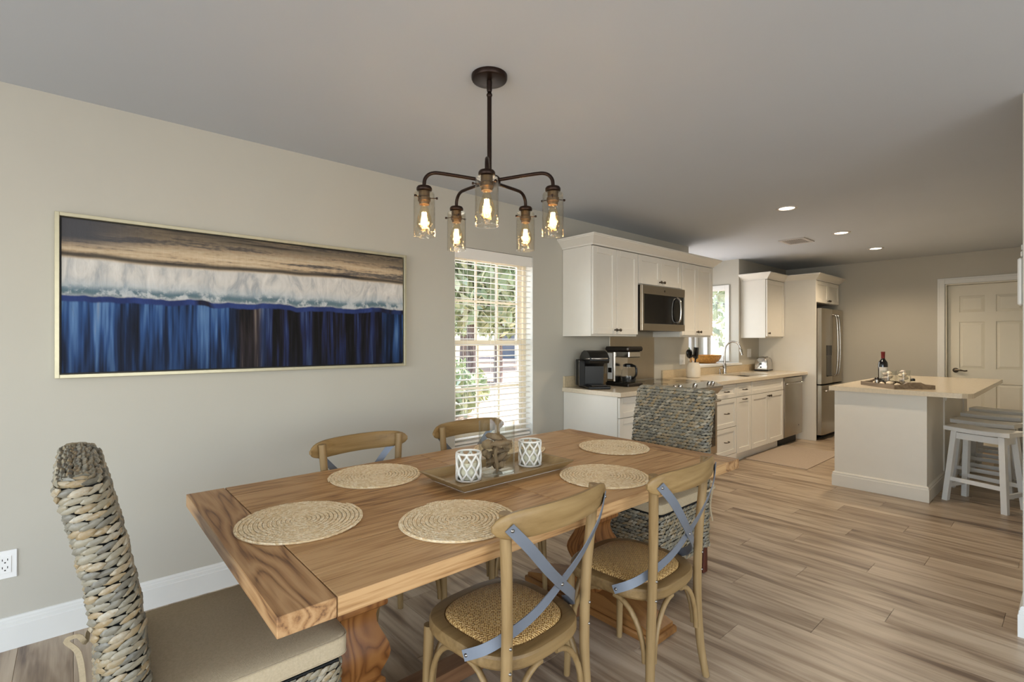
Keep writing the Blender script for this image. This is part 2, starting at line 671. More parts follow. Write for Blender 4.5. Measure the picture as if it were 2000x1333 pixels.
# sky
s1 = noise(nt, uv(2.0, 14.0, 1.0), 1.2, 5, 0.65)
s2 = noise(nt, uv(60.0, 60.0, 2.0), 1.0, 2)
sk = math_(nt, 'ADD', math_(nt, 'MULTIPLY', s1, 0.85), math_(nt, 'MULTIPLY', s2, 0.15))
sky_c = ramp(nt, sk, [(0.33, lin(52, 46, 42)), (0.43, lin(112, 104, 96)), (0.5, lin(186, 164, 134)), (0.62, lin(206, 188, 160)), (0.72, lin(150, 146, 144))])
topdark = band(Vs, 0.90, 1.2, 0.07)
sky_c = mixc(nt, math_(nt, 'MULTIPLY', topdark, math_(nt, 'MULTIPLY', s1, 1.5), clamp=True), sky_c, lin(62, 56, 50))
leftgrey = band(math_(nt, 'ADD', U, math_(nt, 'MULTIPLY', s1, 0.2)), -0.5, 0.24, 0.1)
sky_c = mixc(nt, math_(nt, 'MULTIPLY', leftgrey, band(V, 0.84, 1.2, 0.05)), sky_c, lin(74, 74, 78))
streak = band(Vs, 0.752, 0.785, 0.015)
sky_c = mixc(nt, math_(nt, 'MULTIPLY', streak, 0.9), sky_c, lin(46, 44, 44))
# white band with worked ridges and dark tufts at its foot
w1 = noise(nt, uv(22, 3.5, 5.0), 1.0, 4, 0.6, 1.5)
white_c = ramp(nt, w1, [(0.3, lin(160, 162, 164)), (0.5, lin(198, 195, 190)), (0.7, lin(216, 212, 206))])
tuft_n = noise(nt, uv(26, 9, 6.0), 1.0, 4, 0.6)
tuft = math_(nt, 'MULTIPLY', band(Vw, 0.505, 0.56, 0.025), band(tuft_n, 0.46, 1.5, 0.06))
white_c = mixc(nt, tuft, white_c, lin(62, 78, 78))
haze = band(Vw, 0.5, 0.60, 0.05)
white_c = mixc(nt, math_(nt, 'MULTIPLY', haze, 0.35), white_c, lin(130, 160, 180))
# streaks
d1 = noise(nt, uv(26, 0.7, 11.0), 1.0, 3, 0.6)
d2 = noise(nt, uv(95, 1.4, 12.0), 1.0, 2, 0.5)
d = math_(nt, 'ADD', math_(nt, 'MULTIPLY', d1, 0.78), math_(nt, 'MULTIPLY', d2, 0.22))
blue_c = ramp(nt, d, [(0.36, lin(6, 8, 13)), (0.46, lin(20, 34, 62)), (0.54, lin(42, 74, 124)), (0.61, lin(86, 120, 164)), (0.72, lin(132, 142, 158))])
dark_c = ramp(nt, d, [(0.42, lin(5, 5, 7)), (0.49, lin(22, 21, 34)), (0.55, lin(30, 40, 80)), (0.61, lin(58, 76, 114)), (0.72, lin(108, 106, 118))])
brown_c = ramp(nt, d, [(0.42, lin(6, 5, 4)), (0.54, lin(50, 37, 24)), (0.62, lin(112, 96, 78))])
str_c = mixc(nt, band(U, 0.49, 0.92, 0.02), blue_c, dark_c)
str_c = mixc(nt, math_(nt, 'MULTIPLY', band(U, 0.415, 0.485, 0.012), 0.9), str_c, brown_c)
lowdark = band(V, -0.5, 0.12, 0.18)
str_c = mixc(nt, math_(nt, 'MULTIPLY', lowdark, 0.45), str_c, lin(10, 12, 18))
# waterline
line = band(Vw, 0.462, 0.502, 0.008)
ln = noise(nt, uv(7, 1, 4), 1.0, 2)
line_c = ramp(nt, ln, [(0.40, lin(34, 48, 96)), (0.53, lin(44, 62, 118)), (0.58, lin(24, 22, 36)), (0.66, lin(40, 58, 108))])
col = mixc(nt, band(Vw, 0.497, 1.5, 0.006), str_c, white_c)
col = mixc(nt, band(Vs, 0.745, 1.9, 0.012), col, sky_c)
col = mixc(nt, line, col, line_c)
nt.links.new(col, b.inputs['Base Color'])
b.inputs['Roughness'].default_value = 0.62
b.inputs['Specular IOR Level'].default_value = 0.2
bump(nt, b, math_(nt, 'ADD', w1, math_(nt, 'MULTIPLY', d2, 0.4)), 0.5, 0.006)
M['painting'] = m

# ================================================================== STRUCTURE
HC = 2.44
FARY = 8.40
# floor slab and its planks
struct(MB().box(-0.0, 6.1, -3.6, 8.55, -0.1, -0.008).build('floor', M['floor']))
floor = bpy.data.objects['floor']
plank_cache = {}


def plank(x0, x1, y0, y1):
    L, W = round(x1 - x0, 3), round(y1 - y0, 3)
    if (L, W) not in plank_cache:
        me = MB().box(0.0005, L - 0.0005, 0.0004, W - 0.0004, -0.008, 0.0, 0.0012).mesh('plank')
        me.materials.append(M['floor'])
        plank_cache[(L, W)] = me
    return link('plank', plank_cache[(L, W)], floor, (x0, y0, 0))


PW, PL = 0.18, 1.22
y = -0.72
row = 0
while y < FARY - 0.01:
    y1 = min(y + PW, FARY)
    xmax = 4.27 if y < 3.1 else 2.88
    x = -[0.0, 0.45, 0.85, 0.2, 0.65][row % 5]
    while x < xmax - 0.03:
        a, bb = max(x, 0.0), min(x + PL, xmax)
        if bb - a > 0.03:
            plank(a, bb, y, y1)
        x += PL
    y = y1
    row += 1

struct(MB().box(-0.75, 6.15, -3.65, 8.6, HC, HC + 0.12).build('ceiling', M['ceiling']))
WY0, WY1, WZ0, WZ1 = 2.115, 2.915, 0.537, 2.035
BY0, BY1, BZ = 5.453, 6.765, 1.035
wl = MB()
wl.box(-0.12, 0, -3.6, WY0, -0.1, HC)
wl.box(-0.12, 0, WY0, WY1, -0.1, WZ0)
wl.box(-0.12, 0, WY0, WY1, WZ1, HC)
wl.box(-0.12, 0, WY1, BY0, -0.1, HC)
wl.box(-0.12, 0, BY0, BY1, -0.1, BZ - 0.03)
wl.box(-0.12, 0, BY1, 8.55, -0.1, HC)
struct(wl.build('wall_left', M['wall']))
BD = -0.60
bb_ = MB()
bb_.box(BD - 0.12, BD, BY0 - 0.12, 5.56, 0.6, HC)
bb_.box(BD - 0.12, BD, 6.70, BY1 + 0.12, 0.6, HC)
bb_.box(BD - 0.12, BD, 5.56, 6.70, 0.6, 1.09)
bb_.box(BD - 0.12, BD, 5.56, 6.70, 2.06, HC)
struct(bb_.build('wall_bay_back', M['wall']))
bf = MB()
bf.box(BD, -0.46, BY1, BY1 + 0.12, 0.6, HC)
bf.box(-0.165, -0.12, BY1, BY1 + 0.12, 0.6, HC)
bf.box(-0.46, -0.165, BY1, BY1 + 0.12, 0.6, 1.09)
bf.box(-0.46, -0.165, BY1, BY1 + 0.12, 2.06, HC)
struct(bf.build('wall_bay_far', M['wall']))
struct(MB().box(BD, -0.12, BY0 - 0.12, BY0, 0.6, HC).build('wall_bay_near', M['wall']))
# far wall with the doorway
DX0, DX1, DZ = 1.905, 2.735, 2.055
fw = MB()
fw.box(-0.12, DX0, FARY, FARY + 0.12, -0.1, HC)
fw.box(DX1, 3.0, FARY, FARY + 0.12, -0.1, HC)
fw.box(DX0, DX1, FARY, FARY + 0.12, DZ, HC)
struct(fw.build('wall_far', M['wall']))
struct(MB().box(2.88, 3.0, 3.2, FARY, -0.1, HC).build('wall_right', M['wall']))
struct(MB().box(3.0, 6.1, 3.2, 3.32, -0.1, HC).build('wall_living', M['wall']))
wb = MB()
wb.box(0, 0.8, -3.6, -3.48, -0.1, HC)
wb.box(5.2, 6.1, -3.6, -3.48, -0.1, HC)
wb.box(0.8, 5.2, -3.6, -3.48, 2.17, HC)
struct(wb.build('wall_back', M['wall']))
ws = MB()
ws.box(5.98, 6.1, -3.48, -2.45, -0.1, HC)
ws.box(5.98, 6.1, 2.05, 3.2, -0.1, HC)
ws.box(5.98, 6.1, -2.45, 2.05, -0.1, 0.38)
ws.box(5.98, 6.1, -2.45, 2.05, 2.12, HC)
struct(ws.build('wall_side', M['wall']))

# baseboards with a two step moulded top
BPROF = [(0, 0), (0.016, 0), (0.016, 0.098), (0.0125, 0.102), (0.0125, 0.116), (0.009, 0.121), (0.009, 0.128), (0.005, 0.136), (0, 0.138)]


def baseboard(name, path):
    return struct(sweep(path, BPROF).build(name, M['trim'], smooth=25))


baseboard('baseboard_left', [(0, -3.4), (0, 3.29)])
baseboard('baseboard_far', [(0.8, FARY), (1.83, FARY)])
baseboard('baseboard_right', [(2.88, FARY - 0.02), (2.88, 3.2), (3.0, 3.2)])

# ---- dining window: frame, two sashes with muntins and panes, sill
win1 = struct(link('window_1', None))
win1.location = (-0.115, WY0, WZ0)
w_, h_ = WY1 - WY0, WZ1 - WZ0
fr = MB()
fr.box(-0.03, 0.03, 0, 0.035, 0, h_)
fr.box(-0.03, 0.03, w_ - 0.035, w_, 0, h_)
fr.box(-0.03, 0.03, 0.035, w_ - 0.035, 0, 0.04)
fr.box(-0.03, 0.03, 0.035, w_ - 0.035, h_ - 0.04, h_)
fr.build('frame', M['vinyl'], win1)
mid = 0.775
for nm, z0, z1, xo in (('lower_sash', 0.04, mid + 0.022, 0.008), ('upper_sash', mid - 0.022, h_ - 0.04, -0.014)):
    sb = MB()
    a, e = 0.035, w_ - 0.035
    t = 0.04
    sb.box(xo - 0.011, xo + 0.011, a, a + t, z0, z1)
    sb.box(xo - 0.011, xo + 0.011, e - t, e, z0, z1)
    sb.box(xo - 0.011, xo + 0.011, a + t, e - t, z0, z0 + t)
    sb.box(xo - 0.011, xo + 0.011, a + t, e - t, z1 - t, z1)
    so = sb.build(nm, M['vinyl'], win1)
    iw = e - a - 2 * t
    ih = z1 - z0 - 2 * t
    for k in (1, 2):
        yy = a + t + iw * k / 3
        MB().box(xo - 0.006, xo + 0.006, yy - 0.009, yy + 0.009, z0 + t, z1 - t).build('muntin', M['vinyl'], so)
    zz = z0 + t + ih / 2
    MB().box(xo - 0.0055, xo + 0.0055, a + t, e - t, zz - 0.009, zz + 0.009).build('muntin', M['vinyl'], so)
    for r_ in range(2):
        for c_ in range(3):
            ya, za = a + t + iw * c_ / 3 + 0.009, z0 + t + ih * r_ / 2 + 0.009
            MB().box(xo - 0.002, xo + 0.002, ya, ya + iw / 3 - 0.018, za, za + ih / 2 - 0.018).build('pane', M['glass'], so)
rv = MB()
rv.box(0.03, 0.113, 0.0, 0.004, 0, h_)
rv.box(0.03, 0.113, w_ - 0.004, w_, 0, h_)
rv.build('reveal_lining', M['trim'], win1)
MB().box(0.03, 0.15, -0.03, w_ + 0.03, -0.02, 0.004, 0.003).build('sill', M['trim'], win1)

# ---- blind hanging in the dining window
bl = thing('window_blind', 'white horizontal slat blind hanging open in the dining room window', 'blind', (-0.045, WY0, WZ0))
MB().box(0.030, 0.043, 0.006, w_ - 0.006, h_ - 0.085, h_ - 0.002, 0.004).build('valance', M['blind'], bl)
MB().box(-0.025, 0.026, 0.01, w_ - 0.01, h_ - 0.05, h_ - 0.004).build('headrail', M['blind'], bl)
slat = MB()
rings = []
for k in range(7):
    xx = -0.024 + 0.048 * k / 6
    rings.append([(xx, 0.012, 0.003 * (1 - ((k - 3) / 3.0) ** 2)), (xx, w_ - 0.012, 0.003 * (1 - ((k - 3) / 3.0) ** 2)),
                  (xx, w_ - 0.012, 0.003 * (1 - ((k - 3) / 3.0) ** 2) - 0.0028), (xx, 0.012, 0.003 * (1 - ((k - 3) / 3.0) ** 2) - 0.0028)])
slat.rings(rings)
slat_me = slat.mesh('slat', 30)
slat_me.materials.append(M['blind'])
z = 0.05
while z < h_ - 0.09:
    link('slat', slat_me, bl, (0, 0, z), (0, R(4), 0))
    z += 0.0445
MB().box(-0.024, 0.024, 0.012, w_ - 0.012, 0.008, 0.028, 0.004).build('bottom_rail', M['blind'], bl)
for yy in (0.13, w_ / 2, w_ - 0.13):
    MB().tube([(0.0255, yy, 0.02), (0.0255, yy, h_ - 0.05)], 0.0013, 5).build('ladder_cord', M['blind'], bl)
    MB().tube([(-0.0255, yy, 0.02), (-0.0255, yy, h_ - 0.05)], 0.0013, 5).build('ladder_cord', M['blind'], bl)

# ---- kitchen bay windows
win2 = struct(link('window_2', None))
win2.location = (0, BY1, 0)


def flat_frame(x0, x1, z0, z1, t, d0, d1, along):
    f = MB()
    for a, e, c, g_ in ((x0, x0 + t, z0, z1), (x1 - t, x1, z0, z1), (x0 + t, x1 - t, z0, z0 + t), (x0 + t, x1 - t, z1 - t, z1)):
        if along == 'x':
            f.box(a, e, d0, d1, c, g_, 0.002)
        else:
            f.box(d0, d1, a, e, c, g_, 0.002)
    return f


flat_frame(-0.50, -0.125, 1.05, 2.10, 0.06, -0.018, 0.0, 'x').build('casing', M['trim'], win2)
flat_frame(-0.46, -0.165, 1.09, 2.06, 0.03, 0.03, 0.07, 'x').build('sash', M['trim'], win2)
MB().box(-0.43, -0.195, 0.048, 0.052, 1.12, 2.03).build('pane', M['glass'], win2)
win3 = struct(link('window_3', None))
win3.location = (BD, 0, 0)
flat_frame(5.50, 6.755, 1.05, 2.10, 0.06, 0.0, 0.018, 'y').build('casing', M['trim'], win3)
sa = flat_frame(5.56, 6.70, 1.09, 2.06, 0.045, -0.07, -0.03, 'y')
sa.box(-0.07, -0.03, 6.11, 6.15, 1.13, 2.02)
sa.build('sash', M['trim'], win3)
for a, e in ((5.605, 6.11), (6.15, 6.655)):
    MB().box(-0.052, -0.048, a, e, 1.135, 2.015).build('pane', M['glass'], win3)
struct(MB().box(BD, 0.03, BY0, BY1 + 0.04, BZ - 0.03, BZ, 0.004).build('trim_1', M['trim']))

# ---- far door, its casing and jamb
dr = struct(link('door_1', None))
dr.location = (0, FARY, 0)
cs = MB()
for prof_t, dep in ((0.075, 0.014), (0.055, 0.02)):
    cs.box(DX0 - prof_t, DX0, -dep, 0, 0, DZ + prof_t, 0.003)
    cs.box(DX1, DX1 + prof_t, -dep, 0, 0, DZ + prof_t, 0.003)
    cs.box(DX0, DX1, -dep, 0, DZ, DZ + prof_t, 0.003)
cs.build('casing', M['trim'], dr)
jb = MB()
jb.box(DX0, DX0 + 0.015, 0, 0.12, 0, DZ)
jb.box(DX1 - 0.015, DX1, 0, 0.12, 0, DZ)
jb.box(DX0 + 0.015, DX1 - 0.015, 0, 0.12, DZ - 0.015, DZ)
jb.build('jamb', M['door_paint'], dr)
lx0, lx1, lz1 = DX0 + 0.018, DX1 - 0.018, DZ - 0.018
leaf = MB()
yl0, yl1 = 0.078, 0.118
st = 0.11
cols = [(lx0 + st, (lx0 + lx1) / 2 - 0.05), ((lx0 + lx1) / 2 + 0.05, lx1 - st)]
rows = [(0.22, 0.80), (0.98, 1.57), (1.69, 1.90)]
leaf.box(lx0, cols[0][0], yl0, yl1, 0.008, lz1)
leaf.box(cols[0][1], cols[1][0], yl0, yl1, 0.008, lz1)
leaf.box(cols[1][1], lx1, yl0, yl1, 0.008, lz1)
for c0, c1 in cols:
    zs = [0.008] + [q for r_ in rows for q in r_] + [lz1]
    for i in range(0, len(zs), 2):
        leaf.box(c0, c1, yl0, yl1, zs[i], zs[i + 1])
lf = leaf.build('door_leaf', M['door_paint'], dr)
for c0, c1 in cols:
    for r0, r1 in rows:
        p = MB()
        q = 0.035
        o4 = [(c0, yl0 + 0.012, r0), (c1, yl0 + 0.012, r0), (c1, yl0 + 0.012, r1), (c0, yl0 + 0.012, r1)]
        i4 = [(c0 + q, yl0 + 0.003, r0 + q), (c1 - q, yl0 + 0.003, r0 + q), (c1 - q, yl0 + 0.003, r1 - q), (c0 + q, yl0 + 0.003, r1 - q)]
        b4 = [(x_, yl1 - 0.004, z_) for x_, _, z_ in o4]
        p.rings([b4, o4, i4])
        p.build('panel', M['door_paint'], lf)
hd = MB()
hd.lathe([(0.0, 0), (0.031, 0), (0.031, 0.008), (0.012, 0.012), (0.010, 0.045), (0.0, 0.045)], 16, T(lx0 + 0.075, yl0, 0.955) @ RX(90))
hd.tube(catmull([(lx0 + 0.075, yl0 - 0.04, 0.955), (lx0 + 0.12, yl0 - 0.045, 0.958), (lx0 + 0.165, yl0 - 0.042, 0.950), (lx0 + 0.19, yl0 - 0.036, 0.955)], 4), [0.011] * 6 + [0.008] * 6 + [0.006], 8)
tag(hd.build('door_handle', M['knob'], lf, 40), 'dark bronze lever handle')

# ---- ground and trees outside
struct(MB().box(-60, -0.13, -25, 60, -0.45, -0.35).build('ground', M['ground']))


def foliage(n, rx, ry, rz, seed, size):
    rnd = random.Random(seed)
    mb = MB()
    for i in range(n):
        while True:
            p = Vector((rnd.uniform(-1, 1), rnd.uniform(-1, 1), rnd.uniform(-1, 1)))
            if 0.25 < p.length < 1:
                break
        c = Vector((p.x * rx, p.y * ry, p.z * rz))
        s_ = size * rnd.uniform(0.6, 1.4)
        E_ = Euler((rnd.uniform(0, 6), rnd.uniform(0, 6), rnd.uniform(0, 6))).to_matrix()
        pts = [E_ @ Vector(q) * s_ for q in ((-1, 0, 0), (0, -0.45, 0.12), (1, 0, 0), (0, 0.45, 0.12))]
        mb.add([c + q for q in pts], [(0, 1, 2), (0, 2, 3)])
    return mb


def tree(x, y, h, r, cr, label, seed, n=900, name='tree'):
    t = thing(name, label, 'tree', (x, y, -0.35), seed * 0.7, 'trees in the yard')
    tr = MB()
    tr.tube([(0, 0, 0), (0.04 * h * 0.1, 0, h * 0.4), (-0.05, 0.05, h * 0.8), (0, 0, h)], [r * 1.25, r, r * 0.75, r * 0.3], 10)
    tr.build('trunk', M['bark'], t, 60)
    br = random.Random(seed)
    for k in range(6):
        a = br.uniform(0, 6.28)
        z0 = h * br.uniform(0.4, 0.8)
        L = cr * br.uniform(0.7, 1.0)
        MB().tube(catmull([(0, 0, z0), (math.cos(a) * L * 0.5, math.sin(a) * L * 0.5, z0 + L * 0.25), (math.cos(a) * L, math.sin(a) * L, z0 + L * 0.35)], 3),
                  [r * 0.4, r * 0.36, r * 0.32, r * 0.28, r * 0.22, r * 0.16, r * 0.1], 6).build('branch', M['bark'], t, 60)
    f = foliage(int(n * 1.5), cr, cr, cr * 1.05, seed, 0.2).build('foliage', M['foliage'], t, loc=(0, 0, h * 0.74))
    f['kind'] = 'stuff'
    return t


tree(-3.55, 6.35, 8.5, 0.17, 1.7, 'grey trunk tree closest outside the dining window, at its right edge', 1, 1200)
tree(-7.6, 7.9, 6.0, 0.12, 2.3, 'leafy tree nearest outside the left half of the dining window', 2, 3200)
tree(-12.6, 13.0, 6.2, 0.16, 2.7, 'leafy tree outside the middle of the dining window', 3, 3000)
tree(-19.5, 15.2, 7.0, 0.2, 3.2, 'pale tree far off behind the leafy trees outside the dining window', 4, 2600)
tree(-19.0, 22.5, 8.0, 0.2, 3.0, 'tall tree in front of the blue-grey garage outside', 5, 2600)
tree(-3.3, 15.5, 7.0, 0.2, 2.4, 'tree with a bare trunk outside the kitchen bay window', 6, 1300)
tree(-27.5, 22.0, 8.0, 0.25, 3.8, 'broad tree left of the garage in the far yard', 11, 2600)
tree(-25.0, 30.5, 7.0, 0.25, 3.4, 'broad tree right of the garage in the far yard', 12, 2600)
tree(-6.5, 24, 6.0, 0.2, 3.6, 'leafy tree far off outside the kitchen bay window', 8, 1800)
for i, (x_, y_, lb) in enumerate(((-6.2, 6.4, 'low fan-leaved shrub outside the lower left of the dining window'),
                                  (-10.5, 9.6, 'low shrub under the middle tree outside the dining window'),
                                  (-2.2, 10.8, 'low shrub outside the kitchen bay window'))):
    sh = thing('shrub', lb, 'shrub', (x_, y_, -0.35), i, 'shrubs in the yard')
    for k in range(7):
        a = k * 0.9
        MB().tube([(0, 0, 0), (math.cos(a) * 0.3, math.sin(a) * 0.3, 0.5)], [0.02, 0.008], 5).build('stem', M['bark'], sh)
    f = foliage(420, 0.75, 0.75, 0.5, 20 + i, 0.16).build('foliage', M['foliage'], sh, loc=(0, 0, 0.55))
    f['kind'] = 'stuff'
gr = thing('garage', 'small blue-grey garage with a pitched roof, outside the dining window', 'building', (-33.0, 34.5, -0.35), R(42))
MB().box(-3, 3, -2.5, 2.5, 0, 2.9).build('wall', M['siding'], gr)
rf = MB()
rf.prism([(-3.0, 2.85), (3.0, 2.85), (0, 4.7)], 0, -3.5, 3.5)
rf.build('roof', M['roof'], gr)
MB().box(-1.6, 1.6, -2.56, -2.49, 0.0, 2.2).build('garage_door', M['trim'], gr)
struct(MB().box(1.7, 2.9, FARY + 0.5, FARY + 0.6, -0.1, HC).box(1.6, 1.7, FARY + 0.12, FARY + 0.6, -0.1, HC).box(2.9, 3.0, FARY + 0.12, FARY + 0.6, -0.1, HC).build('wall_light_block', M['wall']))  # unseen box added behind the door to stop light leaking under it
struct(MB().box(1.6, 3.0, FARY + 0.12, FARY + 0.6, -0.1, -0.01).box(1.6, 3.0, FARY + 0.12, FARY + 0.6, HC, HC + 0.1).build('slab_light_block', M['wall']))  # floor and ceiling of the added light-blocking box

# ================================================================== DINING TABLE
TX0, TX1, TY0, TY1, TZ, TT = 0.885, 1.973, 0.309, 2.391, 0.765, 0.045
tb = thing('dining_table', 'long oak trestle dining table with plank top and breadboard ends', 'table', (1.429, 1.35, 0))
cx, cy = 1.429, 1.35
EB = 0.127
cuts = [TX0, 1.019, 1.222, 1.46, 1.695, 1.837, TX1]
for y0, y1 in ((TY0, TY0 + EB), (TY1 - EB, TY1)):
    MB().box(TX0 - cx, TX1 - cx, y0 - cy + .0014, y1 - cy - .0014, TZ - TT, TZ, 0.0016).build('breadboard_end', M['table_end'], tb)
for i in range(6):
    ym = 1.285 if i not in (2,) else 1.415
    for y0, y1 in ((TY0 + EB, ym), (ym, TY1 - EB)):
        xa, xb = cuts[i] - cx, cuts[i + 1] - cx
        MB().box(xa + .0013, xb - .0013, y0 - cy + .0012, y1 - cy - .0012, TZ - TT, TZ, 0.0009).build('plank', M['table'], tb)
MB().box(TX0 - cx + 0.012, TX1 - cx - 0.012, TY0 - cy + 0.012, TY1 - cy - 0.012, TZ - TT + 0.004, TZ - 0.012).build('under_board', M['frame_lip'], tb)
for yc in (-0.645, 0.62):
    # square baluster pedestal on a long tapered foot, with a block and cleat under the top
    prof = [(0.118, 0.088), (0.135, 0.092), (0.150, 0.092), (0.160, 0.080), (0.172, 0.074), (0.182, 0.082), (0.198, 0.082), (0.206, 0.069), (0.222, 0.072), (0.245, 0.082),
            (0.270, 0.091), (0.292, 0.0945), (0.315, 0.091), (0.340, 0.081), (0.365, 0.069), (0.388, 0.061), (0.410, 0.059), (0.428, 0.063), (0.440, 0.072)]
    MB().rings([[(-w, yc - w, z), (w, yc - w, z), (w, yc + w, z), (-w, yc + w, z)] for z, w in prof]).build('pedestal', M['trestle'], tb, 40)
    cap = MB()
    cap.rings([[(-w, yc - w, z), (w, yc - w, z), (w, yc + w, z), (-w, yc + w, z)] for z, w in ((0.440, 0.078), (0.446, 0.086), (0.456, 0.088), (0.466, 0.086), (0.472, 0.078), (0.474, 0.068), (0.66, 0.068))])
    cap.box(-0.42, 0.42, yc - 0.05, yc + 0.05, 0.66, 0.72, 0.004)
    cap.build('pedestal_cap', M['trestle'], tb, 40)
    ft = MB()
    ft.box(-0.41, 0.41, yc - 0.097, yc + 0.097, 0.0, 0.034, 0.007)
    ft.prism([(-0.395, 0.034), (0.395, 0.034), (0.395, 0.05), (0.35, 0.064), (0.13, 0.118), (-0.13, 0.118), (-0.35, 0.064), (-0.395, 0.05)], 1, yc - 0.082, yc + 0.082)
    ft.build('pedestal_foot', M['trestle_foot'], tb, 40)
MB().box(-0.045, 0.045, -0.548, 0.523, 0.012, 0.072, 0.005).build('stretcher', M['trestle_rail'], tb)
for xx in (-0.38, 0.33):
    MB().box(xx, xx + 0.05, -0.85, 0.85, 0.66, 0.72, 0.003).build('apron_rail', M['trestle'], tb)

# ================================================================== X-BACK CHAIRS
def outline(a, b_, n, e, z, back=0.0):
    o = []
    for k in range(n):
        t = 2 * PI * k / n
        c, s_ = math.cos(t), math.sin(t)
        x = a * math.copysign(abs(c) ** (2 / e), c)
        y = b_ * math.copysign(abs(s_) ** (2 / e), s_)
        x *= 1.0 - back * (0.5 - 0.5 * y / b_)
        o.append((x, y, z))
    return o


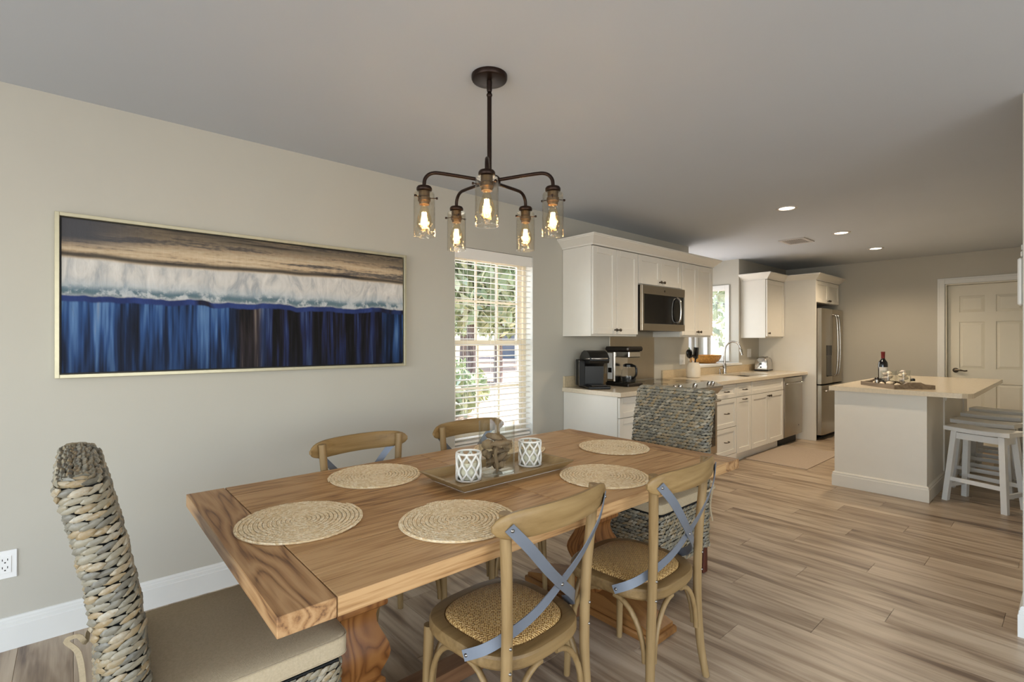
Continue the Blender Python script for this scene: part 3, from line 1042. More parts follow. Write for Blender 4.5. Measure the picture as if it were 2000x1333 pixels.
def x_chair(label):
    t = thing('cross_back_chair', label, 'chair', group='cross-back chairs at the dining table')
    # seat frame (ring)
    fr = MB()
    n = 48
    prof = [(0.196, 0.191, 0.410), (0.212, 0.207, 0.412), (0.217, 0.212, 0.420), (0.217, 0.212, 0.444), (0.213, 0.208, 0.451), (0.206, 0.201, 0.454),
            (0.176, 0.170, 0.454), (0.172, 0.166, 0.450), (0.172, 0.166, 0.412)]
    fr.rings([outline(a, b_, n, 3.0, z, 0.07) for a, b_, z in prof], closed=True)
    fr.build('seat_frame', M['seat_wood'], t, 30)
    pad = MB()
    pp = [(0.171, 0.165, 0.425), (0.171, 0.165, 0.455), (0.166, 0.160, 0.461), (0.150, 0.144, 0.467), (0.115, 0.110, 0.472), (0.06, 0.055, 0.475), (0.012, 0.012, 0.476)]
    pad.rings([outline(a, b_, n, 3.0 if a > 0.1 else 2.3, z, 0.07) for a, b_, z in pp])
    pad.build('rattan_seat', M['rattan'], t, 60)
    # top rail
    rl = MB()
    rings = []
    N = 22
    L = 0.247
    for i in range(N + 1):
        q = -1 + 2 * i / N
        q = math.sin(q * PI / 2)
        x = L * q
        yb = -0.215 - 0.055 * (1 - q * q)
        hh = 0.040 * max(0.05, (1 - abs(q) ** 7)) ** 0.5
        th = 0.012 * max(0.25, (1 - abs(q) ** 9)) ** 0.5
        zc = 0.842 + 0.004 * (1 - q * q)
        tang = Vector((1, 0.11 * q / L, 0)).normalized()
        nr = Vector((tang.y, -tang.x, 0))
        ring = []
        for k in range(14):
            a = 2 * PI * k / 14
            c, s_ = math.cos(a), math.sin(a)
            dy = th * math.copysign(abs(c) ** 0.6, c)
            dz = hh * math.copysign(abs(s_) ** 0.7, s_)
            ring.append((x + nr.x * dy, yb + nr.y * dy + 0.10 * dz * -1 * 0.6, zc + dz))
        rings.append(ring)
    rl.rings(rings)
    rl.build('top_rail', M['rail_wood'], t, 50)
    # rear posts (bent, one piece from foot to rail), front legs
    for s in (-1, 1):
        P_ = catmull([(s * 0.205, -0.212, 0.0), (s * 0.192, -0.196, 0.12), (s * 0.178, -0.19, 0.28), (s * 0.172, -0.192, 0.43), (s * 0.175, -0.198, 0.60), (s * 0.188, -0.207, 0.76), (s * 0.196, -0.211, 0.872)], 4)
        MB().tube(P_, [0.0135 + 0.003 * min(1, i / 6) for i in range(len(P_))], 12).build('rear_post', M['chair_wood'], t, 60)
        P_ = [(s * 0.185, 0.178, 0.0), (s * 0.180, 0.172, 0.2), (s * 0.175, 0.165, 0.415)]
        MB().tube(P_, [0.0125, 0.015, 0.0175], 12).build('front_leg', M['chair_wood'], t, 60)
    # bent braces under the seat
    for sx in (-1, 1):
        for sy, lx, ly in ((-1, 0.182, -0.192), (1, 0.180, 0.172)):
            for dx, dy in ((-sx, 0), (0, -sy)):
                pts = []
                off = Vector((dx, dy, 0)) * 0.024
                for k in range(9):
                    a = (PI / 2) * k / 8
                    d = 0.125 * (1 - math.cos(a))
                    pts.append(Vector((sx * lx + dx * d, sy * abs(ly) + dy * d, 0.205 + 0.196 * math.sin(a))) + off)
                MB().tube(pts, 0.0095, 8).build('brace', M['chair_wood'], t, 60)
    # crossed steel straps with rivets
    for s in (-1, 1):
        e = 0.0 if s < 0 else 0.005
        P_ = catmull([(s * -0.212, -0.2445 - e * 0.2, 0.845), (s * -0.155, -0.262, 0.782), (s * -0.08, -0.256 - e, 0.70), (0, -0.238 - e, 0.628), (s * 0.08, -0.213 - e, 0.562), (s * 0.148, -0.170, 0.508), (s * 0.192, -0.125, 0.470), (s * 0.219, -0.065, 0.437)], 5)
        m_ = len(P_)
        nr = []
        for i in range(m_):
            q0 = i / (m_ - 1)
            q = max(0, (q0 - 0.45) / 0.55)
            q = q * q * (3 - 2 * q)
            k_ = max(0.0, 1 - q0 / 0.5)
            nr.append(Vector((s * 0.99 * q - s * 0.85 * k_ ** 0.7, -(1 - q) * (1 - 0.25 * k_) - 0.12, 0.05)))
        st_ = MB().ribbon(P_, nr, [0.030] * m_, 0.003).build('back_strap', M['strap'], t, 30)
        for i, nn in ((1, (0, -1, 0)), (m_ - 2, (s, -0.1, 0.0))):
            q = Vector(nn).to_track_quat('Z', 'Y').to_matrix().to_4x4()
            MB().lathe([(0.0055, 0), (0.005, 0.004), (0.002, 0.0058), (0.0, 0.006)], 10, Matrix.Translation(P_[i]) @ q).build('rivet', M['rivet'], st_, 60)
        if s > 0:
            q = Vector((0, -1, 0)).to_track_quat('Z', 'Y').to_matrix().to_4x4()
            MB().lathe([(0.0055, 0), (0.005, 0.004), (0.002, 0.0058), (0.0, 0.006)], 10, T(0, -0.243, 0.628) @ q).build('rivet', M['rivet'], st_, 60)
        for z_, y_ in ((0.432, -0.192), (0.50, -0.194)):
            q = Vector((s * 0.25, -1, 0)).to_track_quat('Z', 'Y').to_matrix().to_4x4()
            MB().lathe([(0.005, 0.0), (0.004, 0.003), (0.0, 0.0045)], 8, T(s * 0.174, y_ - 0.0165, z_) @ q).build('rivet', M['rivet'], t, 60)
    return t


chair = x_chair('weathered cross-back chair nearest the camera, its back to us at the near table side')
chair.location = (1.822, 1.044, 0)
chair.rotation_euler = (0, 0, R(93))
place(dup(chair), (1.87, 1.668, 0), R(93), 'weathered cross-back chair at the near table side closest to the kitchen')
place(dup(chair), (1.045, 1.032, 0), R(-86), 'weathered cross-back chair against the far table side, below the painting')
place(dup(chair), (1.03, 1.665, 0), R(-88), 'weathered cross-back chair at the far table side in front of the window')

# ================================================================== WOVEN HOST CHAIRS
def spindle(mb, c, d, n_, L, r, rnd, sides=6):
    d = d.normalized()
    n_ = (n_ - d * n_.dot(d)).normalized()
    b_ = d.cross(n_)
    rings = []
    for q, k in ((-0.95, 0.22), (-0.45, 0.88), (0.35, 0.92), (0.95, 0.22)):
        rings.append([c + d * (L / 2 * q) + (n_ * math.cos(2 * PI * j / sides) * 0.85 + b_ * math.sin(2 * PI * j / sides)) * r * k for j in range(sides)])
    mb.rings(rings)


def rr_path(hw, y0, y1, rad, step, phase=0.0):
    """rounded rectangle perimeter: list of (x, y, nx, ny)"""
    pts = []
    segs = [((hw - rad, y0), (-(hw - rad), y0), (0, -1)), ((-hw, y0 + rad), (-hw, y1 - rad), (-1, 0)),
            ((-(hw - rad), y1), (hw - rad, y1), (0, 1)), ((hw, y1 - rad), (hw, y0 + rad), (1, 0))]
    cent = [(-(hw - rad), y0 + rad, 270), (-(hw - rad), y1 - rad, 180), (hw - rad, y1 - rad, 90), (hw - rad, y0 + rad, 0)]
    dense = []
    for (a, b_, nn), (ccx, ccy, a0) in zip(segs, cent):
        for k in range(21):
            q = k / 20
            dense.append((a[0] + (b_[0] - a[0]) * q, a[1] + (b_[1] - a[1]) * q, nn[0], nn[1]))
        for k in range(1, 8):
            an = R(a0 - 90 * k / 8)
            dense.append((ccx + rad * math.cos(an), ccy + rad * math.sin(an), math.cos(an), math.sin(an)))
    dense.append(dense[0])
    tot = sum(math.hypot(dense[i + 1][0] - dense[i][0], dense[i + 1][1] - dense[i][1]) for i in range(len(dense) - 1))
    n = max(6, int(round(tot / step)))
    st_ = tot / n
    out = []
    acc, nxt = 0.0, st_ * phase
    for i in range(len(dense) - 1):
        a, b_ = dense[i], dense[i + 1]
        l = math.hypot(b_[0] - a[0], b_[1] - a[1])
        while l > 1e-9 and nxt <= acc + l and len(out) < n:
            q = (nxt - acc) / l
            out.append(tuple(a[j] + (b_[j] - a[j]) * q for j in range(4)))
            nxt += st_
        acc += l
    return out, st_


def woven(mb, hw, y0, y1, rad, z0, z1, pitch, shift, rnd, step=0.0235, r=0.0088, top=True, slant=0.36):
    rows_ = int(round((z1 - z0) / pitch))
    pitch = (z1 - z0) / rows_
    levels = [(z0 + pitch * (i + .5), 0.0) for i in range(rows_)]
    if top:
        levels += [(z1 + 0.007, 0.008), (z1 + 0.012, 0.018), (z1 + 0.014, 0.028), (z1 + 0.014, 0.0375)]
    for i, (z, ins) in enumerate(levels):
        if (y1 - y0) / 2 - ins < 0.002:
            break
        path, st_ = rr_path(hw - ins, y0 + ins, y1 - ins, max(0.001, rad - ins), step, 0.5 if i % 2 else 0.0)
        m_ = len(path)
        for k in range(m_):
            x, y, nx, ny = path[k]
            tg = Vector((-ny, nx, 0))
            nn = Vector((nx, ny, 0)).normalized()
            c = Vector((x, y + shift(z), z))
            c += nn * rnd.uniform(-0.003, 0.004)
            d = tg + Vector((0, 0, (slant if ins == 0 else 0.0) + rnd.uniform(-0.12, 0.12)))
            spindle(mb, c, d, nn, st_ * rnd.uniform(1.6, 2.0), r * rnd.uniform(0.82, 1.12), rnd, 5)


def host_chair(label):
    t = thing('woven_host_chair', label, 'chair', group='woven host chairs at the table heads')
    rnd = random.Random(5)
    sh = lambda z: -0.078 * (max(0.0, z - 0.52) / 0.5) ** 1.7
    bk = MB()
    woven(bk, 0.253, -0.297, -0.216, 0.036, 0.15, 1.022, 0.0180, sh, rnd)
    o = bk.build('woven_back', M['seagrass'], t, 70)
    o['kind'] = 'stuff'
    co = MB()
    prof = []
    for z in (0.15, 0.5, 0.6, 0.7, 0.8, 0.9, 1.0, 1.024):
        d = sh(z)
        prof.append([(x, y + d, z) for x, y in ((-0.228, -0.289), (0.228, -0.289), (0.244, -0.2565), (0.228, -0.224), (-0.228, -0.224), (-0.244, -0.2565))])
    co.rings(prof)
    co.build('back_core', M['seagrass_core'], t)
    se = MB()
    woven(se, 0.253, -0.21, 0.225, 0.028, 0.15, 0.428, 0.0180, lambda z: 0.0, rnd, top=False)
    o = se.build('woven_seat_skirt', M['seagrass'], t, 70)
    o['kind'] = 'stuff'
    MB().box(-0.247, 0.247, -0.215, 0.219, 0.15, 0.430).build('seat_core', M['seagrass_core'], t)
    cu = MB()
    rings = []
    for a, z in ((0.235, 0.441), (0.256, 0.443), (0.263, 0.449), (0.264, 0.47), (0.2635, 0.488), (0.259, 0.4965), (0.25, 0.500), (0.20, 0.503), (0.1, 0.505), (0.02, 0.505)):
        rings.append([(x, y * (0.225 / 0.264) + 0.021, zz) for x, y, zz in outline(a, a, 72, 16.0 if a > 0.15 else 6.0, z)])
    cu.rings(rings)
    cu.build('seat_cushion', M['fabric'], t, 40)
    for yy, zz in ((0, 0.4935), (0, 0.4475)):
        pts = [(x, y * (0.225 / 0.264) + 0.021, z_) for x, y, z_ in outline(0.2625, 0.2625, 96, 16.0, zz)]
        MB().tube(pts, 0.0028, 5, closed=True).build('cushion_piping', M['fabric'], t, 60)
    for sx in (-1, 1):
        for yy in (-0.255, 0.19):
            MB().box(sx * 0.222 - 0.022, sx * 0.222 + 0.022, yy - 0.022, yy + 0.022, 0.0, 0.16, 0.004).build('leg', M['dark_wood'], t)
        P_ = catmull([(sx * 0.255, -0.20, 0.47), (sx * 0.278, -0.235, 0.485), (sx * 0.276, -0.305, 0.49), (sx * 0.24, -0.318, 0.47), (sx * 0.225, -0.335, 0.50), (sx * 0.235, -0.36, 0.49), (sx * 0.24, -0.335, 0.445), (sx * 0.235, -0.325, 0.36), (sx * 0.247, -0.33, 0.28)], 5)
        nr = [Vector((sx * 1.0, -0.4, 0.0)) if i < len(P_) * .4 else Vector((sx * 0.9, 0.1, 0.35)) for i in range(len(P_))]
        MB().ribbon(P_, nr, 0.014, 0.0015).build('cushion_tie', M['fabric'], t, 60)
    return t


host = host_chair('braided seagrass host chair in the left foreground, seen side on')
host.location = (1.42, 0.345, 0)
place(dup(host), (1.39, 2.467, 0), R(180), 'braided seagrass host chair at the table head by the kitchen')

# ================================================================== PLACEMATS
pm = MB()
rnd = random.Random(11)
pitch_ = 0.0128
th_ = 2.2
rmax = 0.183
while True:
    r_ = pitch_ * th_ / (2 * PI)
    if r_ > rmax:
        break
    for s in (-1, 1):
        a = th_ + s * 0.0
        tg = Vector((-math.sin(a), math.cos(a), 0))
        ra = Vector((math.cos(a), math.sin(a), 0))
        c = ra * (r_ + s * 0.0020 + rnd.uniform(-.0006, .0006)) + Vector((0, 0, 0.0046 + rnd.uniform(-0.0006, 0.0008))) + tg * (0.004 * s)
        spindle(pm, c, tg + ra * 0.24 * s, Vector((0, 0, 1)), 0.0165, 0.0040, rnd, 5)
    th_ += 0.0088 / max(r_, 0.008)
pm.lathe([(0.180, 0.0003), (0.182, 0.0015), (0.180, 0.0022), (0.01, 0.0022)], 40)
mat_me = pm.mesh('placemat', 70)
mat_me.materials.append(M['jute'])
for (x_, y_, a_, sc, lb) in ((1.445, 0.53, 0, (1.04, 1.0, 1), 'round jute placemat in front of the woven host chair at the near left'),
                             (1.762, 0.905, 70, (1, 1, 1), 'round jute placemat in front of the cross-back chair nearest the camera'),
                             (1.115, 0.945, 150, (1.02, 1, 1), 'round jute placemat on the wall side, left of the wooden tray'),
                             (1.748, 1.655, 200, (1, 1, 1), 'round jute placemat on the near side, right of the wooden tray'),
                             (1.425, 2.145, 260, (1, 1, 1), 'round jute placemat at the table head towards the kitchen'),
                             (1.09, 1.70, 310, (1, 1, 1), 'round jute placemat behind the glass vase, mostly hidden')):
    o = link('placemat', mat_me, None, (x_, y_, TZ + 0.0003), (0, 0, R(a_)))
    o.scale = sc
    tag(o, lb, 'placemat', 'jute placemats on the dining table')

# ================================================================== CENTREPIECE
ty = thing('serving_tray', 'long wooden tray with flared sides in the middle of the dining table', 'tray', (1.442, 1.345, TZ), 0)
tl, tw, bl_, bw_ = 0.305, 0.145, 0.262, 0.108
tm = MB()
o0 = [(-bw_, -bl_, 0.004), (bw_, -bl_, 0.004), (bw_, bl_, 0.004), (-bw_, bl_, 0.004)]
o1 = [(-tw, -tl, 0.040), (tw, -tl, 0.040), (tw, tl, 0.040), (-tw, tl, 0.040)]
q = 0.014
i1 = [(-tw + q, -tl + q, 0.040), (tw - q, -tl + q, 0.040), (tw - q, tl - q, 0.040), (-tw + q, tl - q, 0.040)]
i0 = [(-bw_ + .004, -bl_ + .004, 0.013), (bw_ - .004, -bl_ + .004, 0.013), (bw_ - .004, bl_ - .004, 0.013), (-bw_ + .004, bl_ - .004, 0.013)]
tm.rings([o0, o1, i1, i0])
tm.build('tray_body', M['tray'], ty)
MB().box(-bw_ + .006, bw_ - .006, -bl_ + .006, bl_ - .006, 0.0, 0.0045).build('tray_base', M['ceramic'], ty)
TRZ = TZ + 0.0135


def candle_holder(x, y, lab):
    t = thing('candle_holder', lab, 'candle holder', (x, y, TRZ), 0, 'white lattice candle holders')
    r, h = 0.0475, 0.112
    gl_ = MB()
    gl_.lathe([(0.0435, 0.002), (0.0435, h - 0.004), (0.0415, h - 0.004), (0.0415, 0.005), (0.001, 0.005)], 28)
    gl_.build('glass_cup', M['glass'], t, 40)
    for z, rr in ((0.004, 0.0042), (h - 0.004, 0.0042)):
        MB().tube([(r * math.cos(2 * PI * k / 36), r * math.sin(2 * PI * k / 36), z) for k in range(36)], rr, 6, closed=True).build('rim', M['ceramic'], t, 60)
    lat = MB()
    n = 8
    for k in range(n):
        a0 = 2 * PI * k / n
        for s in (-1, 1):
            pts = []
            for j in range(13):
                q_ = j / 12
                z = 0.006 + (h - 0.012) * q_
                wob = s * (PI / n) * (0.5 + 0.5 * math.cos(2 * PI * (q_ * 1.5))) * 0.98
                pts.append((r * math.cos(a0 + wob), r * math.sin(a0 + wob), z))
            lat.tube(pts, 0.0048, 6)
    lat.build('lattice', M['ceramic'], t, 60)
    c = thing('candle', 'cream pillar candle inside the ' + ('left' if y < 1.345 else 'right') + ' white lattice holder', 'candle', (x, y, TRZ + 0.0052), 0, 'candles in lattice holders')
    MB().lathe([(0.034, 0), (0.036, 0.002), (0.036, 0.062), (0.033, 0.066), (0.02, 0.062), (0.001, 0.061)], 24).build('wax_body', M['wax'], c, 40)
    MB().tube([(0, 0, 0.06), (0.001, 0, 0.068), (0.003, 0.001, 0.074)], 0.0012, 5).build('wick', M['slot'], c)


candle_holder(1.452, 1.175, 'white lattice candle holder at the left end of the tray')
candle_holder(1.44, 1.52, 'white lattice candle holder at the right end of the tray')
VX, VY = 1.445, 1.325
vz = MB()
vz.lathe([(0.072, 0.0), (0.0755, 0.003), (0.0755, 0.214), (0.0735, 0.216), (0.0722, 0.213), (0.0722, 0.012), (0.001, 0.012)], 36)
vase = tag(vz.build('glass_vase', M['glass'], None, 40, (VX, VY, TRZ)), 'clear glass cylinder vase filled with driftwood on the tray', 'vase')
rnd = random.Random(21)
toc_v = math.atan2(0 - VY, 3.05 - VX)


def driftwood(i):
    mb = MB()
    L = rnd.uniform(0.065, 0.10) if i else 0.105
    big = rnd.uniform(0.0125, 0.0185) if i else 0.0085
    P_ = [Vector((-L / 2, 0, 0)), Vector((-L / 5, rnd.uniform(-.008, .008), rnd.uniform(-.006, .006))), Vector((L / 5, rnd.uniform(-.008, .008), rnd.uniform(-.006, .006))), Vector((L / 2, 0, 0))]
    C_ = catmull(P_, 4)
    m_ = len(C_)
    mb.tube(C_, [big * (0.12 + 0.95 * math.sin(PI * (0.08 + 0.86 * k / (m_ - 1))) ** 1.4) * rnd.uniform(0.78, 1.2) for k in range(m_)], 7)
    if i % 5 == 2:
        mb.tube([C_[m_ // 2], C_[m_ // 2] + Vector((0.006, 0.016, 0.010)), C_[m_ // 2] + Vector((0.008, 0.024, 0.018))], [big * .55, big * .4, big * .15], 6)
    return mb


trees = [bvh(vase)[0]]
for k in range(26):
    me = driftwood(k).mesh('driftwood_piece', 50)
    me.materials.append(M['driftwood'])
    up = k == 0
    o = link('driftwood_piece', me)
    best = None
    for trial in range(1 if up else 14):          # try several poses and keep the one that lies lowest
        a = toc_v if up else rnd.uniform(0, 2 * PI)
        d = 0.052 if up else rnd.uniform(0.0, 0.052)
        o.rotation_euler = (0, R(80) if up else R(rnd.uniform(-30, 30)), a if up else a + PI / 2 + rnd.uniform(-0.4, 0.4))
        o.location = (VX + d * math.cos(a), VY + d * math.sin(a), 0)
        rm = o.rotation_euler.to_matrix()
        pts = [(rm @ v.co).xy + Vector(o.location[:2]) - Vector((VX, VY)) for v in me.vertices]
        for it in range(25):                       # slide towards the middle until clear of the glass
            far = max(pts, key=lambda p: p.length)
            if far.length < 0.0700:
                break
            mv = far.normalized() * (far.length - 0.0695)
            pts = [p - mv for p in pts]
            o.location.x -= mv.x
            o.location.y -= mv.y
        if max(p.length for p in pts) >= 0.0705:
            continue
        n_ = len(trees)
        top = settle(o, TRZ + 0.24, TRZ, trees, 0.0025)
        del trees[n_:]
        if best is None or top < best[0]:
            best = (top, o.location.copy(), o.rotation_euler.copy())
    if best is None or best[0] > TRZ + 0.172:
        bpy.data.objects.remove(o)
        continue
    o.location, o.rotation_euler = best[1], best[2]
    trees.append(bvh(o)[0])
    lb = 'driftwood stick standing upright at the front of the glass vase' if up else 'piece of weathered driftwood lying in layers inside the glass cylinder vase'
    tag(o, lb, 'driftwood', 'driftwood pieces in the vase')

# ================================================================== PAINTING, OUTLET
pt = thing('framed_painting', 'wide abstract blue, white and brown canvas in a slim champagne frame on the wall', 'painting', (0.0, -0.064, 1.16))
W_, H_ = 1.757, 0.747
f = 0.017
fm = MB()
for y0, y1, z0, z1 in ((0, f, 0, H_), (W_ - f, W_, 0, H_), (f, W_ - f, 0, f), (f, W_ - f, H_ - f, H_)):
    fm.box(0.001, 0.042, y0, y1, z0, z1, 0.0015)
fm.build('frame', M['frame'], pt)
MB().box(0.001, 0.012, f, W_ - f, f, H_ - f).build('backing', M['frame_lip'], pt)
g_ = f + 0.0065
MB().box(0.0122, 0.034, 0, W_ - 2 * g_, 0, H_ - 2 * g_, 0.001).build('canvas', M['painting'], pt, loc=(0, g_, g_))
ot = thing('electrical_outlet', 'white double socket outlet plate low on the wall at the left edge', 'outlet', (0.0, -0.305, 0.306))
MB().box(0.0, 0.006, 0, 0.122, 0, 0.12, 0.0025).build('cover_plate', M['plate'], ot)
for yy in (0.018, 0.066):
    so = MB().box(0.004, 0.0085, yy, yy + 0.038, 0.024, 0.096, 0.001).build('socket_insert', M['plate'], ot)
    for zz in (0.045, 0.078):
        MB().box(0.008, 0.009, yy + 0.009, yy + 0.0115, zz, zz + 0.009).build('slot', M['slot'], so)
        MB().box(0.008, 0.009, yy + 0.025, yy + 0.0275, zz, zz + 0.009).build('slot', M['slot'], so)
        MB().box(0.008, 0.009, yy + 0.016, yy + 0.021, zz - 0.010, zz - 0.005).build('slot', M['slot'], so)

# ================================================================== CHANDELIER
ch = thing('chandelier', 'dark bronze five-arm chandelier with seeded glass jar shades over the table', 'chandelier', (1.415, 1.31, 0))
MB().lathe([(0.006, 2.418), (0.064, 2.418), (0.072, 2.421), (0.075, 2.427), (0.075, 2.440)], 32).build('canopy', M['bronze'], ch, 40)
st_ = MB()
st_.lathe([(0.009, 2.372), (0.011, 2.378), (0.011, 2.42)], 12)
st_.lathe([(0.001, 2.345), (0.008, 2.348), (0.013, 2.359), (0.008, 2.370), (0.001, 2.373)], 12)
st_.tube([(0, 0, 2.35), (0, 0, 2.03)], 0.0095, 12)
st_.build('stem', M['bronze'], ch, 50)
MB().lathe([(0.001, 1.970), (0.012, 1.972), (0.044, 1.982), (0.047, 1.990), (0.047, 2.008), (0.040, 2.016), (0.018, 2.022), (0.013, 2.040), (0.001, 2.042)], 24).build('hub', M['bronze'], ch, 50)
toc = math.atan2(0 - 1.31, 3.05 - 1.415)
ARM = 0.272
for k in range(5):
    a = toc + R(-2.0) + 2 * PI * k / 5
    c, s = math.cos(a), math.sin(a)
    zt = 2.006
    prof = [(0.04, zt - 0.006), (0.12, zt - 0.001), (0.20, zt + 0.003), (0.232, zt + 0.002), (0.254, zt - 0.007), (0.268, zt - 0.024), (0.272, zt - 0.042), (0.272, zt - 0.062)]
    P_ = catmull([(r_ * c, r_ * s, z) for r_, z in prof], 3)
    arm = MB().tube(P_, 0.0075, 10).build('arm', M['bronze'], ch, 60)
    tr = T(ARM * c, ARM * s, 0)
    MB().lathe([(0.001, 1.9510), (0.027, 1.9490), (0.031, 1.9430), (0.031, 1.9340), (0.027, 1.9290), (0.001, 1.9280)], 20, tr).build('socket_cap', M['bronze'], arm, 50)
    so = MB()
    so.lathe([(0.001, 1.9310), (0.022, 1.9310), (0.022, 1.9080), (0.0255, 1.9040), (0.0255, 1.8910), (0.021, 1.8860), (0.020, 1.8760), (0.001, 1.8760)], 20, tr)
    so.build('socket', M['socket'], arm, 40)
    for j in range(3):
        aj = a + R(40) + j * 2 * PI / 3
        dx, dy = math.cos(aj), math.sin(aj)
        sc = MB()
        sc.tube([(ARM * c + dx * 0.024, ARM * s + dy * 0.024, 1.9010), (ARM * c + dx * 0.050, ARM * s + dy * 0.050, 1.9010)], 0.002, 6)
        sc.tube([(ARM * c + dx * 0.0475, ARM * s + dy * 0.0475, 1.9010), (ARM * c + dx * 0.0545, ARM * s + dy * 0.0545, 1.9010)], 0.0048, 8)
        sc.build('thumb_screw', M['bronze'], arm)
    jar = MB()
    jar.lathe([(0.040, 1.9230), (0.042, 1.9170), (0.043, 1.8830), (0.0435, 1.7480), (0.0415, 1.7480), (0.041, 1.8830), (0.0385, 1.9210)], 28, tr)
    tag(jar.build('jar_shade', M['jar_glass'], ch, 60), 'clear seeded glass jar shade')
    bu = MB().lathe([(0.012, 1.8760), (0.0135, 1.8680), (0.019, 1.8480), (0.027, 1.8250), (0.0295, 1.8050), (0.026, 1.7860), (0.016, 1.7740), (0.001, 1.7710)], 20, tr).build('bulb', M['bulb_glass'], ch, 80)
    fi = MB()
    for j in range(6):
        aj = 2 * PI * j / 6
        fi.tube([(ARM * c + 0.007 * math.cos(aj), ARM * s + 0.007 * math.sin(aj), 1.8450), (ARM * c + 0.011 * math.cos(aj + .4), ARM * s + 0.011 * math.sin(aj + .4), 1.7950)], 0.0022, 5)
    fi.build('filament', M['filament'], bu)
    ld = bpy.data.lights.new('chandelier_bulb_light', 'POINT')
    ld.energy = 1.1
    ld.color = (1.0, 0.76, 0.5)
    ld.shadow_soft_size = 0.018
    lo = bpy.data.objects.new('chandelier_bulb_light', ld)
    C.objects.link(lo)
    lo.parent = ch
    lo.location = (ARM * c, ARM * s, 1.818)

# ================================================================== KITCHEN CABINETS
def shaker(name, parent, x, y0, y1, z0, z1, rail=0.055, th=0.02, mat=None):
    """recessed panel front facing +x; outer face at x"""
    mat = mat or M['cabinet']
    d = MB()
    c = 0.0016
    d.box(x - th, x, y0, y0 + rail, z0, z1, c)
    d.box(x - th, x, y1 - rail, y1, z0, z1, c)
    d.box(x - th, x, y0 + rail, y1 - rail, z0, z0 + rail, c)
    d.box(x - th, x, y0 + rail, y1 - rail, z1 - rail, z1, c)
    d.box(x - th, x - 0.009, y0 + rail, y1 - rail, z0 + rail, z1 - rail)
    return d.build(name, mat, parent)


def knob(parent, x, y, z):
    k_ = MB().lathe([(0.0, 0.0), (0.007, 0.0), (0.0055, 0.012), (0.013, 0.020), (0.0145, 0.026), (0.009, 0.031), (0.0, 0.032)], 12, T(x, y, z) @ RY(90))
    return k_.build('knob', M['knob'], parent, 50)


def pull(parent, x, y, z, w=0.085):
    p = MB()
    p.tube(catmull([(x, y - w / 2, z), (x + 0.022, y - w / 2 + 0.006, z), (x + 0.027, y, z - 0.002), (x + 0.022, y + w / 2 - 0.006, z), (x, y + w / 2, z)], 4), 0.005, 8)
    return p.build('pull_handle', M['knob'], parent, 50)


# ---- upper cabinets left of the bay
UX = 0.325
uc = thing('upper_cabinet', 'white two-door wall cabinet above the coffee machines, left of the microwave', 'cabinet', (0, 3.28, 1.37))
MB().box(0.003, UX - 0.002, 0.0, 0.655, 0.0, 0.77, 0.001).build('body', M['cabinet'], uc)
for y0, y1, ky in ((0.006, 0.325, 0.30), (0.331, 0.650, 0.356)):
    d = shaker('door', uc, UX + 0.02, y0, y1, 0.018, 0.765)
    knob(d, UX + 0.02, ky, 0.055)
um = thing('upper_cabinet', 'short white two-door wall cabinet directly above the microwave', 'cabinet', (0, 3.9355, 1.853))
MB().box(0.003, UX - 0.002, 0.0, 0.764, 0.0, 0.287, 0.001).build('body', M['cabinet'], um)
for y0, y1, ky in ((0.006, 0.379, 0.352), (0.385, 0.758, 0.412)):
    d = shaker('door', um, UX + 0.02, y0, y1, 0.012, 0.282)
    knob(d, UX + 0.02, ky, 0.045)
ur = thing('upper_cabinet', 'white two-door wall cabinet between the microwave and the kitchen bay window', 'cabinet', (0, 4.7, 1.37))
MB().box(0.003, UX - 0.002, 0.0, 0.66, 0.0, 0.77, 0.001).build('body', M['cabinet'], ur)
for y0, y1, ky in ((0.006, 0.327, 0.302), (0.333, 0.654, 0.358)):
    d = shaker('door', ur, UX + 0.02, y0, y1, 0.018, 0.765)
    knob(d, UX + 0.02, ky, 0.055)
CROWN = [(0.0, 2.141), (0.006, 2.141), (0.008, 2.155), (0.014, 2.160), (0.022, 2.166), (0.050, 2.196), (0.062, 2.204), (0.066, 2.212), (0.072, 2.214), (0.072, 2.226), (0.0, 2.226)]
cr = sweep([(0.001, 3.28), (UX + 0.02, 3.28), (UX + 0.02, 5.36), (0.001, 5.36)], CROWN)
tag(cr.build('crown_moulding', M['cabinet'], None, 25), 'white crown moulding along the wall cabinets over the microwave', 'moulding')

# ---- microwave
mw = thing('microwave', 'stainless over-range microwave with black glass door and bowed handle', 'microwave', (0, 3.941, 1.425))
MB().box(0.001, 0.355, 0.0, 0.752, 0.0, 0.4275).build('body', M['steel_dark'], mw)
dm = MB()
dm.box(0.356, 0.385, 0.002, 0.75, 0.002, 0.066, 0.002)
dm.box(0.356, 0.385, 0.002, 0.75, 0.345, 0.425, 0.002)
dm.box(0.356, 0.385, 0.002, 0.03, 0.066, 0.345, 0.002)
dm.box(0.356, 0.385, 0.735, 0.75, 0.066, 0.345, 0.002)
do = dm.build('front_panel', M['steel'], mw)
MB().box(0.356, 0.382, 0.03, 0.60, 0.066, 0.345).build('door_glass', M['black_glass'], mw)
MB().box(0.356, 0.381, 0.602, 0.735, 0.066, 0.345).build('control_panel', M['black_glass'], mw)
MB().tube(catmull([(0.385, 0.60, 0.085), (0.418, 0.60, 0.11), (0.428, 0.60, 0.205), (0.418, 0.60, 0.30), (0.385, 0.60, 0.33)], 5), 0.011, 10).build('handle', M['chrome'], mw, 60)
MB().lathe([(0.0, 0.0), (0.011, 0.0), (0.011, 0.001), (0.0, 0.0012)], 14, T(0.385, 0.375, 0.385) @ RY(90)).build('badge', M['steel_dark'], do)

